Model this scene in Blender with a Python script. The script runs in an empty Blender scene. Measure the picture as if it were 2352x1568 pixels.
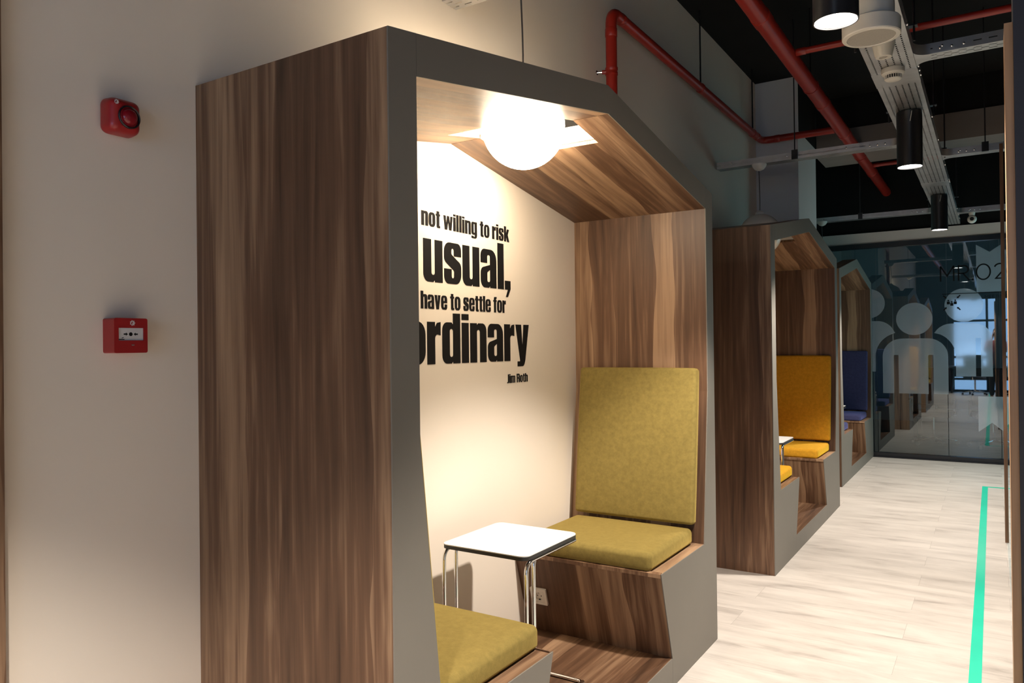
import bpy, bmesh, math, random
from mathutils import Vector, Matrix
from mathutils.geometry import tessellate_polygon

random.seed(7)
scene = bpy.context.scene
COL = scene.collection
PI = math.pi

# ------------------------------------------------------------------ camera
F_PX = 1735.80
YAW, PITCH, ROLL = 0.56648, 0.00552, -0.01171
CAM = Vector((1.1581, -1.3072, 1.45))
fw = Vector((-math.sin(YAW) * math.cos(PITCH), math.cos(YAW) * math.cos(PITCH), math.sin(PITCH)))
r0 = Vector((math.cos(YAW), math.sin(YAW), 0))
u0 = r0.cross(fw)
rt = r0 * math.cos(ROLL) + u0 * math.sin(ROLL)
up = -r0 * math.sin(ROLL) + u0 * math.cos(ROLL)
cam_data = bpy.data.cameras.new('camera')
cam_data.sensor_width = 36.0
cam_data.lens = 36.0 * F_PX / 2352.0
cam_data.clip_start = 0.02
cam_data.clip_end = 200
cam = bpy.data.objects.new('camera', cam_data)
COL.objects.link(cam)
cam.matrix_world = Matrix(((rt.x, up.x, -fw.x, CAM.x), (rt.y, up.y, -fw.y, CAM.y), (rt.z, up.z, -fw.z, CAM.z), (0, 0, 0, 1)))
scene.camera = cam

# ------------------------------------------------------------------ world, exposure
world = bpy.data.worlds.new('world')
scene.world = world
world.use_nodes = True
world.node_tree.nodes['Background'].inputs[0].default_value = (0.62, 0.72, 1.0, 1)
world.node_tree.nodes['Background'].inputs[1].default_value = 0.02
vs = scene.view_settings
vs.view_transform = 'Standard'
vs.look = 'None'
vs.exposure = 0.0
vs.gamma = 1.0
vs.use_curve_mapping = False
scene.cycles.use_denoising = True
scene.cycles.max_bounces = 10
scene.cycles.diffuse_bounces = 5
scene.cycles.glossy_bounces = 5
scene.cycles.transparent_max_bounces = 16
scene.cycles.caustics_reflective = False
scene.cycles.caustics_refractive = False
scene.cycles.sample_clamp_indirect = 6.0

# light levels
GLOBE_L = 43.0       # glowing globe of the first booth
DISC_L = 26.0        # discs in the ceiling cylinders
SPOT_W = 320.0        # ceiling cylinders, watts
ROOM_FILL = 0.7       # added fill glow in the meeting room behind the glass
REAR_WIN = 3.1       # daylight in the window behind the camera
SIDE_WIN = 3.0       # daylight in the window off to the right


# ------------------------------------------------------------------ materials
def new_mat(name):
    m = bpy.data.materials.new(name)
    m.use_nodes = True
    nt = m.node_tree
    b = nt.nodes['Principled BSDF']
    return m, nt, b


def N(nt, typ, **kw):
    n = nt.nodes.new(typ)
    for k, v in kw.items():
        setattr(n, k, v)
    return n


def plain(name, col, rough=0.5, metal=0.0, var=0.06, scale=6.0, spec=0.5, bump=0.0, bscale=200.0):
    m, nt, b = new_mat(name)
    tc = N(nt, 'ShaderNodeTexCoord')
    no = N(nt, 'ShaderNodeTexNoise')
    no.inputs['Scale'].default_value = scale
    no.inputs['Detail'].default_value = 4
    nt.links.new(tc.outputs['Object'], no.inputs['Vector'])
    r = N(nt, 'ShaderNodeValToRGB')
    r.color_ramp.elements[0].position = 0.3
    r.color_ramp.elements[1].position = 0.7
    r.color_ramp.elements[0].color = tuple(c * (1 - var) for c in col) + (1,)
    r.color_ramp.elements[1].color = tuple(min(1, c * (1 + var)) for c in col) + (1,)
    nt.links.new(no.outputs['Fac'], r.inputs['Fac'])
    nt.links.new(r.outputs['Color'], b.inputs['Base Color'])
    b.inputs['Roughness'].default_value = rough
    b.inputs['Metallic'].default_value = metal
    b.inputs['Specular IOR Level'].default_value = spec
    if bump > 0:
        n2 = N(nt, 'ShaderNodeTexNoise')
        n2.inputs['Scale'].default_value = bscale
        nt.links.new(tc.outputs['Object'], n2.inputs['Vector'])
        bp = N(nt, 'ShaderNodeBump')
        bp.inputs['Strength'].default_value = bump
        bp.inputs['Distance'].default_value = 0.002
        nt.links.new(n2.outputs['Fac'], bp.inputs['Height'])
        nt.links.new(bp.outputs['Normal'], b.inputs['Normal'])
    return m


def wood(name, cols, rough=0.42, band=1.0):
    """walnut laminate; UV.x runs across the grain and UV.y along it, in metres"""
    m, nt, b = new_mat(name)
    L = nt.links.new
    uv = N(nt, 'ShaderNodeUVMap')

    def noise(sx, sy, det, dist=0.0, off=0.0):
        mp = N(nt, 'ShaderNodeMapping')
        mp.inputs['Scale'].default_value = (sx, sy, 1)
        mp.inputs['Location'].default_value = (off, off * 1.7, 0)
        L(uv.outputs['UV'], mp.inputs['Vector'])
        n = N(nt, 'ShaderNodeTexNoise')
        n.inputs['Scale'].default_value = 1
        n.inputs['Detail'].default_value = det
        n.inputs['Roughness'].default_value = 0.6
        n.inputs['Distortion'].default_value = dist
        L(mp.outputs['Vector'], n.inputs['Vector'])
        return n.outputs['Fac']
    # strips of veneer with their own tone
    mp = N(nt, 'ShaderNodeMapping')
    mp.inputs['Scale'].default_value = (9.0 * band, 0.38, 1)
    L(uv.outputs['UV'], mp.inputs['Vector'])
    warp = noise(5, 1.1, 2, 0.0, 3.1)
    sep = N(nt, 'ShaderNodeSeparateXYZ')
    L(mp.outputs['Vector'], sep.inputs[0])
    mad = N(nt, 'ShaderNodeMath', operation='MULTIPLY_ADD')
    L(warp, mad.inputs[0])
    mad.inputs[1].default_value = 1.1
    L(sep.outputs['X'], mad.inputs[2])
    fl = N(nt, 'ShaderNodeMath', operation='FLOOR')
    L(mad.outputs[0], fl.inputs[0])
    wn = N(nt, 'ShaderNodeTexWhiteNoise', noise_dimensions='1D')
    L(fl.outputs[0], wn.inputs['W'])
    # flame figure: warped lines along the grain
    wmp = N(nt, 'ShaderNodeMapping')
    wmp.inputs['Scale'].default_value = (1.0, 0.10, 1)
    L(uv.outputs['UV'], wmp.inputs['Vector'])
    wv = N(nt, 'ShaderNodeTexWave', wave_type='BANDS', bands_direction='X', wave_profile='SIN')
    wv.inputs['Scale'].default_value = 7.0
    wv.inputs['Distortion'].default_value = 9.0
    wv.inputs['Detail'].default_value = 2.5
    wv.inputs['Detail Scale'].default_value = 1.6
    L(wmp.outputs['Vector'], wv.inputs['Vector'])
    broad = noise(8, 0.55, 4, 1.3)
    fine = noise(42, 0.9, 5, 1.6, 5.0)
    hair = noise(320, 4.0, 2, 0.2, 9.0)

    def mul(a, k):
        n = N(nt, 'ShaderNodeMath', operation='MULTIPLY')
        L(a, n.inputs[0])
        n.inputs[1].default_value = k
        return n.outputs[0]

    def add(a, c):
        n = N(nt, 'ShaderNodeMath', operation='ADD')
        L(a, n.inputs[0])
        L(c, n.inputs[1])
        return n.outputs[0]
    tot = add(add(mul(broad, 0.50), mul(wn.outputs['Value'], 0.22)), add(mul(wv.outputs['Fac'], 0.05), add(mul(fine, 0.23), mul(hair, 0.08))))
    r = N(nt, 'ShaderNodeValToRGB')
    e = r.color_ramp.elements
    e[0].position = 0.30
    e[0].color = cols[0] + (1,)
    e[1].position = 0.68
    e[1].color = cols[2] + (1,)
    x = e.new(0.5)
    x.color = cols[1] + (1,)
    L(tot, r.inputs['Fac'])
    L(r.outputs['Color'], b.inputs['Base Color'])
    b.inputs['Roughness'].default_value = rough
    b.inputs['Specular IOR Level'].default_value = 0.35
    bp = N(nt, 'ShaderNodeBump')
    bp.inputs['Strength'].default_value = 0.08
    bp.inputs['Distance'].default_value = 0.001
    L(fine, bp.inputs['Height'])
    L(bp.outputs['Normal'], b.inputs['Normal'])
    return m


def velvet(name, col, sheen=0.25):
    m, nt, b = new_mat(name)
    L = nt.links.new
    tc = N(nt, 'ShaderNodeTexCoord')
    n1 = N(nt, 'ShaderNodeTexNoise')
    n1.inputs['Scale'].default_value = 45
    n1.inputs['Detail'].default_value = 7
    n1.inputs['Roughness'].default_value = 0.72
    L(tc.outputs['Object'], n1.inputs['Vector'])
    r = N(nt, 'ShaderNodeValToRGB')
    r.color_ramp.elements[0].position = 0.3
    r.color_ramp.elements[1].position = 0.72
    r.color_ramp.elements[0].color = tuple(c * 0.80 for c in col) + (1,)
    r.color_ramp.elements[1].color = tuple(min(1, c * 1.16) for c in col) + (1,)
    L(n1.outputs['Fac'], r.inputs['Fac'])
    L(r.outputs['Color'], b.inputs['Base Color'])
    b.inputs['Roughness'].default_value = 0.9
    b.inputs['Specular IOR Level'].default_value = 0.1
    b.inputs['Sheen Weight'].default_value = sheen
    b.inputs['Sheen Roughness'].default_value = 0.4
    b.inputs['Sheen Tint'].default_value = tuple(min(1, c * 2.6) for c in col) + (1,)
    n2 = N(nt, 'ShaderNodeTexNoise')
    n2.inputs['Scale'].default_value = 420
    L(tc.outputs['Object'], n2.inputs['Vector'])
    bp = N(nt, 'ShaderNodeBump')
    bp.inputs['Strength'].default_value = 0.3
    bp.inputs['Distance'].default_value = 0.002
    L(n2.outputs['Fac'], bp.inputs['Height'])
    L(bp.outputs['Normal'], b.inputs['Normal'])
    return m


def emitter(name, col, strength):
    m, nt, b = new_mat(name)
    b.inputs['Base Color'].default_value = col + (1,)
    b.inputs['Emission Color'].default_value = col + (1,)
    b.inputs['Emission Strength'].default_value = strength
    return m


def floor_mat():
    m, nt, b = new_mat('vinyl_planks')
    L = nt.links.new
    tc = N(nt, 'ShaderNodeTexCoord')
    br = N(nt, 'ShaderNodeTexBrick')
    br.offset = 0.37
    br.inputs['Color1'].default_value = (0.0, 0.0, 0.0, 1)
    br.inputs['Color2'].default_value = (1, 1, 1, 1)
    br.inputs['Mortar'].default_value = (0.5, 0.5, 0.5, 1)
    br.inputs['Scale'].default_value = 1
    br.inputs['Mortar Size'].default_value = 0.0006
    br.inputs['Brick Width'].default_value = 1.22
    br.inputs['Row Height'].default_value = 0.235
    L(tc.outputs['Object'], br.inputs['Vector'])

    def noise(sx, sy, det, dist, off):
        mp = N(nt, 'ShaderNodeMapping')
        mp.inputs['Scale'].default_value = (sx, sy, 1)
        mp.inputs['Location'].default_value = (off, off, 0)
        L(tc.outputs['Object'], mp.inputs['Vector'])
        # every plank shifts its own figure
        ad = N(nt, 'ShaderNodeVectorMath', operation='MULTIPLY_ADD')
        L(br.outputs['Color'], ad.inputs[0])
        ad.inputs[1].default_value = (13, 7, 0)
        L(mp.outputs['Vector'], ad.inputs[2])
        n = N(nt, 'ShaderNodeTexNoise')
        n.inputs['Scale'].default_value = 1
        n.inputs['Detail'].default_value = det
        n.inputs['Roughness'].default_value = 0.62
        n.inputs['Distortion'].default_value = dist
        L(ad.outputs[0], n.inputs['Vector'])
        return n.outputs['Fac']
    a = noise(1.9, 7.0, 7, 0.3, 0)
    c = noise(5, 60, 4, 0.3, 4)
    mx = N(nt, 'ShaderNodeMix', data_type='FLOAT')
    mx.inputs[0].default_value = 0.16
    L(a, mx.inputs[2])
    L(c, mx.inputs[3])
    r = N(nt, 'ShaderNodeValToRGB')
    e = r.color_ramp.elements
    e[0].position = 0.30
    e[0].color = (0.34, 0.30, 0.262, 1)
    e[1].position = 0.60
    e[1].color = (0.63, 0.575, 0.51, 1)
    x = e.new(0.44)
    x.color = (0.53, 0.48, 0.425, 1)
    L(mx.outputs[0], r.inputs['Fac'])
    mo = N(nt, 'ShaderNodeMix', data_type='RGBA')
    L(br.outputs['Fac'], mo.inputs[0])
    L(r.outputs['Color'], mo.inputs[6])
    mo.inputs[7].default_value = (0.27, 0.24, 0.21, 1)
    L(mo.outputs[2], b.inputs['Base Color'])
    b.inputs['Roughness'].default_value = 0.38
    b.inputs['Specular IOR Level'].default_value = 0.35
    return m


def glass_mat(name, tint, base=0.0, ior=1.5):
    m = bpy.data.materials.new(name)
    m.use_nodes = True
    nt = m.node_tree
    nt.nodes.clear()
    L = nt.links.new
    out = N(nt, 'ShaderNodeOutputMaterial')
    tr = N(nt, 'ShaderNodeBsdfTransparent')
    tr.inputs[0].default_value = tint + (1,)
    gl = N(nt, 'ShaderNodeBsdfGlossy')
    gl.inputs['Roughness'].default_value = 0.012
    gl.inputs['Color'].default_value = (0.86, 0.96, 1.0, 1)
    fr = N(nt, 'ShaderNodeFresnel')
    fr.inputs['IOR'].default_value = ior
    ad = N(nt, 'ShaderNodeMath', operation='MULTIPLY_ADD', use_clamp=True)
    L(fr.outputs[0], ad.inputs[0])
    ad.inputs[1].default_value = 1.0
    ad.inputs[2].default_value = base
    mx = N(nt, 'ShaderNodeMixShader')
    L(ad.outputs[0], mx.inputs[0])
    L(tr.outputs[0], mx.inputs[1])
    L(gl.outputs[0], mx.inputs[2])
    L(mx.outputs[0], out.inputs[0])
    return m


def film_mat():
    m = bpy.data.materials.new('frosted_film')
    m.use_nodes = True
    nt = m.node_tree
    nt.nodes.clear()
    L = nt.links.new
    out = N(nt, 'ShaderNodeOutputMaterial')
    tr = N(nt, 'ShaderNodeBsdfTransparent')
    tr.inputs[0].default_value = (0.80, 0.88, 0.93, 1)
    df = N(nt, 'ShaderNodeBsdfDiffuse')
    df.inputs['Color'].default_value = (0.50, 0.57, 0.64, 1)
    no = N(nt, 'ShaderNodeTexNoise')
    no.inputs['Scale'].default_value = 3
    mr = N(nt, 'ShaderNodeMapRange')
    mr.inputs['To Min'].default_value = 0.50
    mr.inputs['To Max'].default_value = 0.56
    L(no.outputs['Fac'], mr.inputs['Value'])
    mx = N(nt, 'ShaderNodeMixShader')
    L(mr.outputs[0], mx.inputs[0])
    L(tr.outputs[0], mx.inputs[1])
    L(df.outputs[0], mx.inputs[2])
    gl = N(nt, 'ShaderNodeBsdfGlossy')
    gl.inputs['Roughness'].default_value = 0.05
    m2 = N(nt, 'ShaderNodeMixShader')
    m2.inputs[0].default_value = 0.17
    L(mx.outputs[0], m2.inputs[1])
    L(gl.outputs[0], m2.inputs[2])
    L(m2.outputs[0], out.inputs[0])
    return m


M = {}
M['wood'] = wood('walnut_laminate', ((0.036, 0.0175, 0.0095), (0.132, 0.068, 0.037), (0.36, 0.222, 0.128)))
M['wood_light'] = wood('pale_wood', ((0.27, 0.145, 0.07), (0.40, 0.235, 0.125), (0.52, 0.335, 0.19)))
M['grey'] = plain('grey_laminate', (0.185, 0.168, 0.141), 0.5, var=0.03, scale=3, spec=0.3)
M['wall'] = plain('warm_white_paint', (0.79, 0.70, 0.59), 0.85, var=0.025, scale=1.3, spec=0.2, bump=0.05, bscale=90)
M['wall_cool'] = plain('grey_white_paint', (0.66, 0.64, 0.62), 0.85, var=0.03, scale=1.5, spec=0.2)
M['band'] = plain('pale_bulkhead_paint', (0.72, 0.60, 0.53), 0.7, var=0.02, scale=2)
M['black'] = plain('black_ceiling_paint', (0.011, 0.0105, 0.0102), 0.9, var=0.2, scale=1.2, spec=0.15)
M['concrete'] = plain('bare_beam', (0.18, 0.155, 0.14), 0.9, var=0.12, scale=2)
M['navy'] = plain('dark_navy_paint', (0.022, 0.020, 0.026), 0.6, var=0.1, scale=2)
M['floor'] = floor_mat()
M['red_pipe'] = plain('red_pipe_paint', (0.31, 0.018, 0.009), 0.38, var=0.08, scale=5)
M['red_plastic'] = plain('red_plastic', (0.33, 0.015, 0.016), 0.35, var=0.04, scale=8)
M['red_dome'] = plain('dark_red_lens', (0.22, 0.006, 0.012), 0.12, var=0.1, scale=20)
M['galv'] = plain('galvanised_steel', (0.54, 0.535, 0.53), 0.36, metal=0.92, var=0.12, scale=9)
M['bolt'] = plain('zinc_bolt', (0.8, 0.8, 0.8), 0.25, metal=1.0)
M['chrome'] = plain('chrome', (0.86, 0.86, 0.86), 0.06, metal=1.0, var=0.01)
M['white_top'] = plain('white_laminate', (0.86, 0.86, 0.84), 0.3, var=0.01)
M['black_edge'] = plain('black_edge_band', (0.02, 0.018, 0.017), 0.45)
M['white_plastic'] = plain('cream_white_plastic', (0.72, 0.68, 0.60), 0.4, var=0.02)
M['grille'] = plain('speaker_cloth', (0.42, 0.39, 0.34), 0.8, var=0.08, scale=160)
M['dark_slot'] = plain('dark_recess', (0.012, 0.012, 0.012), 0.9)
M['lamp_black'] = plain('black_lamp_enamel', (0.012, 0.012, 0.014), 0.28, var=0.05)
M['ink'] = plain('black_vinyl', (0.008, 0.007, 0.007), 0.75, spec=0.15)
M['olive'] = velvet('olive_velvet', (0.226, 0.168, 0.048), 1.0)
M['mustard'] = velvet('mustard_velvet', (0.62, 0.30, 0.022), 0.4)
M['blue'] = velvet('indigo_velvet', (0.050, 0.053, 0.125), 0.8)
M['tape'] = plain('green_tape', (0.02, 0.56, 0.36), 0.4, var=0.05, scale=3)
M['globe_on'] = emitter('lit_opal_glass', (1.0, 0.85, 0.64), GLOBE_L)
M['globe_off'] = plain('opal_glass', (0.80, 0.74, 0.64), 0.25, var=0.01)
M['disc'] = emitter('led_disc', (1.0, 0.93, 0.85), DISC_L)
M['glass'] = glass_mat('teal_glass', (0.50, 0.66, 0.72), 0.125, 1.55)
M['clear'] = glass_mat('clear_glass', (0.93, 0.96, 0.95), 0.0)
M['film'] = film_mat()
M['cable'] = plain('dark_cable', (0.05, 0.045, 0.04), 0.5)
M['rear_day'] = emitter('rear_daylight_pane', (0.36, 0.62, 1.0), REAR_WIN)
M['side_day'] = emitter('side_daylight_pane', (0.35, 0.78, 0.88), SIDE_WIN)
M['room_fill'] = emitter('meeting_room_fill_pane', (0.32, 0.66, 0.85), ROOM_FILL)
M['carpet'] = plain('dark_blue_carpet', (0.045, 0.055, 0.075), 0.6, var=0.15, scale=30)
M['symbol'] = plain('white_print', (0.62, 0.55, 0.53), 0.6)
M['panel_white'] = plain('white_insert', (0.62, 0.60, 0.59), 0.5)
M['table_dark'] = plain('dark_table_top', (0.035, 0.035, 0.04), 0.35)
M['cloth_dark'] = plain('dark_chair_cloth', (0.022, 0.024, 0.03), 0.85)
M['skin'] = plain('skin', (0.45, 0.26, 0.18), 0.55)
M['hair'] = plain('dark_hair', (0.02, 0.014, 0.01), 0.6)
M['shirt'] = plain('dark_red_shirt', (0.16, 0.02, 0.022), 0.8)
M['trouser'] = plain('dark_trousers', (0.02, 0.022, 0.03), 0.85)


# ------------------------------------------------------------------ mesh helpers
class MB:
    """collects faces with uv's and links them as one mesh object"""

    def __init__(self):
        self.v, self.f, self.uv, self.sm = [], [], [], []

    def face(self, pts, uvs=None, smooth=False):
        i = len(self.v)
        self.v.extend([tuple(p) for p in pts])
        self.f.append(list(range(i, i + len(pts))))
        self.uv.append(uvs if uvs else [(p[0] + p[1] * .31, p[2]) for p in pts])
        self.sm.append(smooth)

    def box(self, x0, x1, y0, y1, z0, z1, g=2, off=(0, 0)):
        a = [x0, y0, z0]
        b = [x1, y1, z1]
        for ax in range(3):
            o = [i for i in range(3) if i != ax]
            if g in o:
                gu = g
                uu = o[0] if o[1] == g else o[1]
            else:
                uu, gu = o
            for s in (0, 1):
                c = []
                for p, q in ((0, 0), (1, 0), (1, 1), (0, 1)):
                    t = [0, 0, 0]
                    t[ax] = b[ax] if s else a[ax]
                    t[o[0]] = b[o[0]] if p else a[o[0]]
                    t[o[1]] = b[o[1]] if q else a[o[1]]
                    c.append(t)
                flip = (s == 0) != (ax == 1)
                if flip:
                    c.reverse()
                self.face(c, [(t[uu] + off[0], t[gu] + off[1]) for t in c])
        return self

    def slab(self, p0, p1, thick, x0, x1, off=(0, 0)):
        """board between two (y,z) points, thickened to the left of p0>p1, running x0..x1; grain from p0 to p1"""
        d = Vector((p1[0] - p0[0], p1[1] - p0[1]))
        ln = d.length
        n = Vector((-d.y, d.x)) / ln * thick
        a, b = Vector(p0), Vector(p1)
        q = [a, b, b + n, a + n]
        P = lambda x, k: (x, q[k].x, q[k].y)
        ox, oy = off
        self.face([P(x0, 0), P(x0, 1), P(x1, 1), P(x1, 0)], [(x0 + ox, oy), (x0 + ox, ln + oy), (x1 + ox, ln + oy), (x1 + ox, oy)])
        self.face([P(x0, 3), P(x1, 3), P(x1, 2), P(x0, 2)], [(x0 + ox, oy), (x1 + ox, oy), (x1 + ox, ln + oy), (x0 + ox, ln + oy)])
        for i, j in ((0, 3), (2, 1)):
            self.face([P(x0, i), P(x1, i), P(x1, j), P(x0, j)], [(x0 + ox, oy), (x1 + ox, oy), (x1 + ox, oy + .02), (x0 + ox, oy + .02)])
        self.face([P(x1, 0), P(x1, 1), P(x1, 2), P(x1, 3)], [(x1 + ox, oy), (x1 + ox, ln + oy), (x1 + ox + .02, ln + oy), (x1 + ox + .02, oy)])
        self.face([P(x0, 3), P(x0, 2), P(x0, 1), P(x0, 0)], [(x0 + ox + .02, oy), (x0 + ox + .02, ln + oy), (x0 + ox, ln + oy), (x0 + ox, oy)])
        return self

    def poly(self, outer, holes, place, depth):
        """flat shape with holes, pushed back by depth along the third axis of place(s, t, d)"""
        loops = [outer] + list(holes)
        flat = [p for l in loops for p in l]
        tri = tessellate_polygon([[Vector((p[0], p[1], 0)) for p in l] for l in loops])
        for t in tri:
            a = [flat[i] for i in t]
            ar = (a[1][0] - a[0][0]) * (a[2][1] - a[0][1]) - (a[2][0] - a[0][0]) * (a[1][1] - a[0][1])
            if ar < 0:
                a.reverse()
            self.face([place(p[0], p[1], 0) for p in a], [tuple(p[:2]) for p in a])
            if depth:
                self.face([place(p[0], p[1], depth) for p in reversed(a)], [tuple(p[:2]) for p in reversed(a)])
        if depth:
            for l in loops:
                n = len(l)
                for i in range(n):
                    p, q = l[i], l[(i + 1) % n]
                    self.face([place(p[0], p[1], 0), place(p[0], p[1], depth), place(q[0], q[1], depth), place(q[0], q[1], 0)])
        return self

    def tube(self, path, r, seg=12, closed=False, cap=True):
        pts = [Vector(p) for p in path]
        n = len(pts)
        tan = []
        for i in range(n):
            if closed:
                t = pts[(i + 1) % n] - pts[i - 1]
            else:
                t = pts[min(i + 1, n - 1)] - pts[max(i - 1, 0)]
            tan.append(t.normalized())
        ref = Vector((0, 0, 1)) if abs(tan[0].z) < .9 else Vector((1, 0, 0))
        nrm = (ref - tan[0] * ref.dot(tan[0])).normalized()
        rings = []
        for i in range(n):
            nrm = (nrm - tan[i] * nrm.dot(tan[i])).normalized()
            bi = tan[i].cross(nrm)
            rr = r[i] if isinstance(r, (list, tuple)) else r
            rings.append([pts[i] + (nrm * math.cos(a) + bi * math.sin(a)) * rr for a in [2 * PI * k / seg for k in range(seg)]])
        m = n if closed else n - 1
        for i in range(m):
            A, B = rings[i], rings[(i + 1) % n]
            for k in range(seg):
                k2 = (k + 1) % seg
                self.face([A[k], A[k2], B[k2], B[k]], smooth=True)
        if cap and not closed:
            self.face(list(reversed(rings[0])))
            self.face(rings[-1])
        return self

    def lathe(self, prof, c=(0, 0, 0), seg=40, ax=2, smooth=True):
        """prof: (radius, height) pairs from bottom to top about axis ax through c"""
        def P(r, h, a):
            s, t = r * math.cos(a), r * math.sin(a)
            q = (s, t, h) if ax == 2 else ((h, s, t) if ax == 0 else (t, h, s))
            return (q[0] + c[0], q[1] + c[1], q[2] + c[2])
        for (ra, ha), (rb, hb) in zip(prof[:-1], prof[1:]):
            for k in range(seg):
                a0, a1 = 2 * PI * k / seg, 2 * PI * (k + 1) / seg
                pts = [P(ra, ha, a0), P(ra, ha, a1), P(rb, hb, a1), P(rb, hb, a0)]
                if ra < 1e-6:
                    pts = pts[1:]
                    pts[0] = P(0, ha, 0)
                elif rb < 1e-6:
                    pts = pts[:3]
                    pts[2] = P(0, hb, 0)
                self.face(pts, smooth=smooth)
        return self

    def build(self, name, mat, parent=None, loc=None, sharp=40, merge=True):
        me = bpy.data.meshes.new(name)
        me.from_pydata(self.v, [], self.f)
        ul = me.uv_layers.new(name='UVMap')
        k = 0
        for u in self.uv:
            for c in u:
                ul.data[k].uv = c
                k += 1
        for p, s in zip(me.polygons, self.sm):
            p.use_smooth = s
        if merge:
            bm = bmesh.new()
            bm.from_mesh(me)
            bmesh.ops.remove_doubles(bm, verts=bm.verts, dist=1e-5)
            bmesh.ops.recalc_face_normals(bm, faces=bm.faces)
            bm.to_mesh(me)
            bm.free()
        me.set_sharp_from_angle(angle=math.radians(sharp))
        me.materials.append(M[mat] if isinstance(mat, str) else mat)
        o = bpy.data.objects.new(name, me)
        COL.objects.link(o)
        if parent:
            o.parent = parent
        if loc:
            o.location = loc
        return o


def fillet(pts, R, seg=6):
    """round the inner corners of a 3-D polyline"""
    pts = [Vector(p) for p in pts]
    out = [pts[0]]
    for i in range(1, len(pts) - 1):
        p, a, b = pts[i], pts[i - 1], pts[i + 1]
        da, db = (a - p), (b - p)
        ua, ub = da.normalized(), db.normalized()
        ang = ua.angle(ub)
        if abs(ang - PI) < .02:
            out.append(p)
            continue
        t = min(R / math.tan(ang / 2), da.length * .49, db.length * .49)
        s, e = p + ua * t, p + ub * t
        for k in range(seg + 1):
            w = k / seg
            out.append((s * (1 - w) ** 2 + p * 2 * w * (1 - w) + e * w * w))
    out.append(pts[-1])
    return out


def rp(pts, seg=6):
    """closed 2-D outline; a third number in a point is the radius of its corner"""
    out = []
    n = len(pts)
    for i in range(n):
        p = pts[i]
        if len(p) < 3 or p[2] <= 0:
            out.append((p[0], p[1]))
            continue
        P, A, B = Vector(p[:2]), Vector(pts[i - 1][:2]), Vector(pts[(i + 1) % n][:2])
        ua, ub = (A - P), (B - P)
        la, lb = ua.length, ub.length
        ua.normalize()
        ub.normalize()
        ang = max(.05, ua.angle(ub))
        t = min(p[2] / math.tan(ang / 2), la * .5, lb * .5)
        r = t * math.tan(ang / 2)
        s, e = P + ua * t, P + ub * t
        c = P + (ua + ub).normalized() * (r / math.sin(ang / 2))
        a0 = math.atan2(s.y - c.y, s.x - c.x)
        a1 = math.atan2(e.y - c.y, e.x - c.x)
        d = (a1 - a0 + PI) % (2 * PI) - PI
        for k in range(seg + 1):
            a = a0 + d * k / seg
            out.append((c.x + r * math.cos(a), c.y + r * math.sin(a)))
    return out


def circle(cx, cy, r, n=40):
    return [(cx + r * math.cos(2 * PI * k / n), cy + r * math.sin(2 * PI * k / n)) for k in range(n)]


def rrect(x0, y0, x1, y1, r):
    return rp([(x0, y0, r), (x1, y0, r), (x1, y1, r), (x0, y1, r)])


def stroke(path, w):
    """outline of a thin 2-D line of width w (square ends, mitred)"""
    P = [Vector(p) for p in path]
    L, R = [], []
    for i, p in enumerate(P):
        if i == 0:
            d = (P[1] - p).normalized()
            n = Vector((-d.y, d.x)) * w / 2
        elif i == len(P) - 1:
            d = (p - P[i - 1]).normalized()
            n = Vector((-d.y, d.x)) * w / 2
        else:
            d0, d1 = (p - P[i - 1]).normalized(), (P[i + 1] - p).normalized()
            n0, n1 = Vector((-d0.y, d0.x)), Vector((-d1.y, d1.x))
            h = (n0 + n1).normalized()
            n = h * (w / 2 / max(.5, h.dot(n0)))
        L.append(tuple(p + n))
        R.append(tuple(p - n))
    return R + L[::-1]


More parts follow.
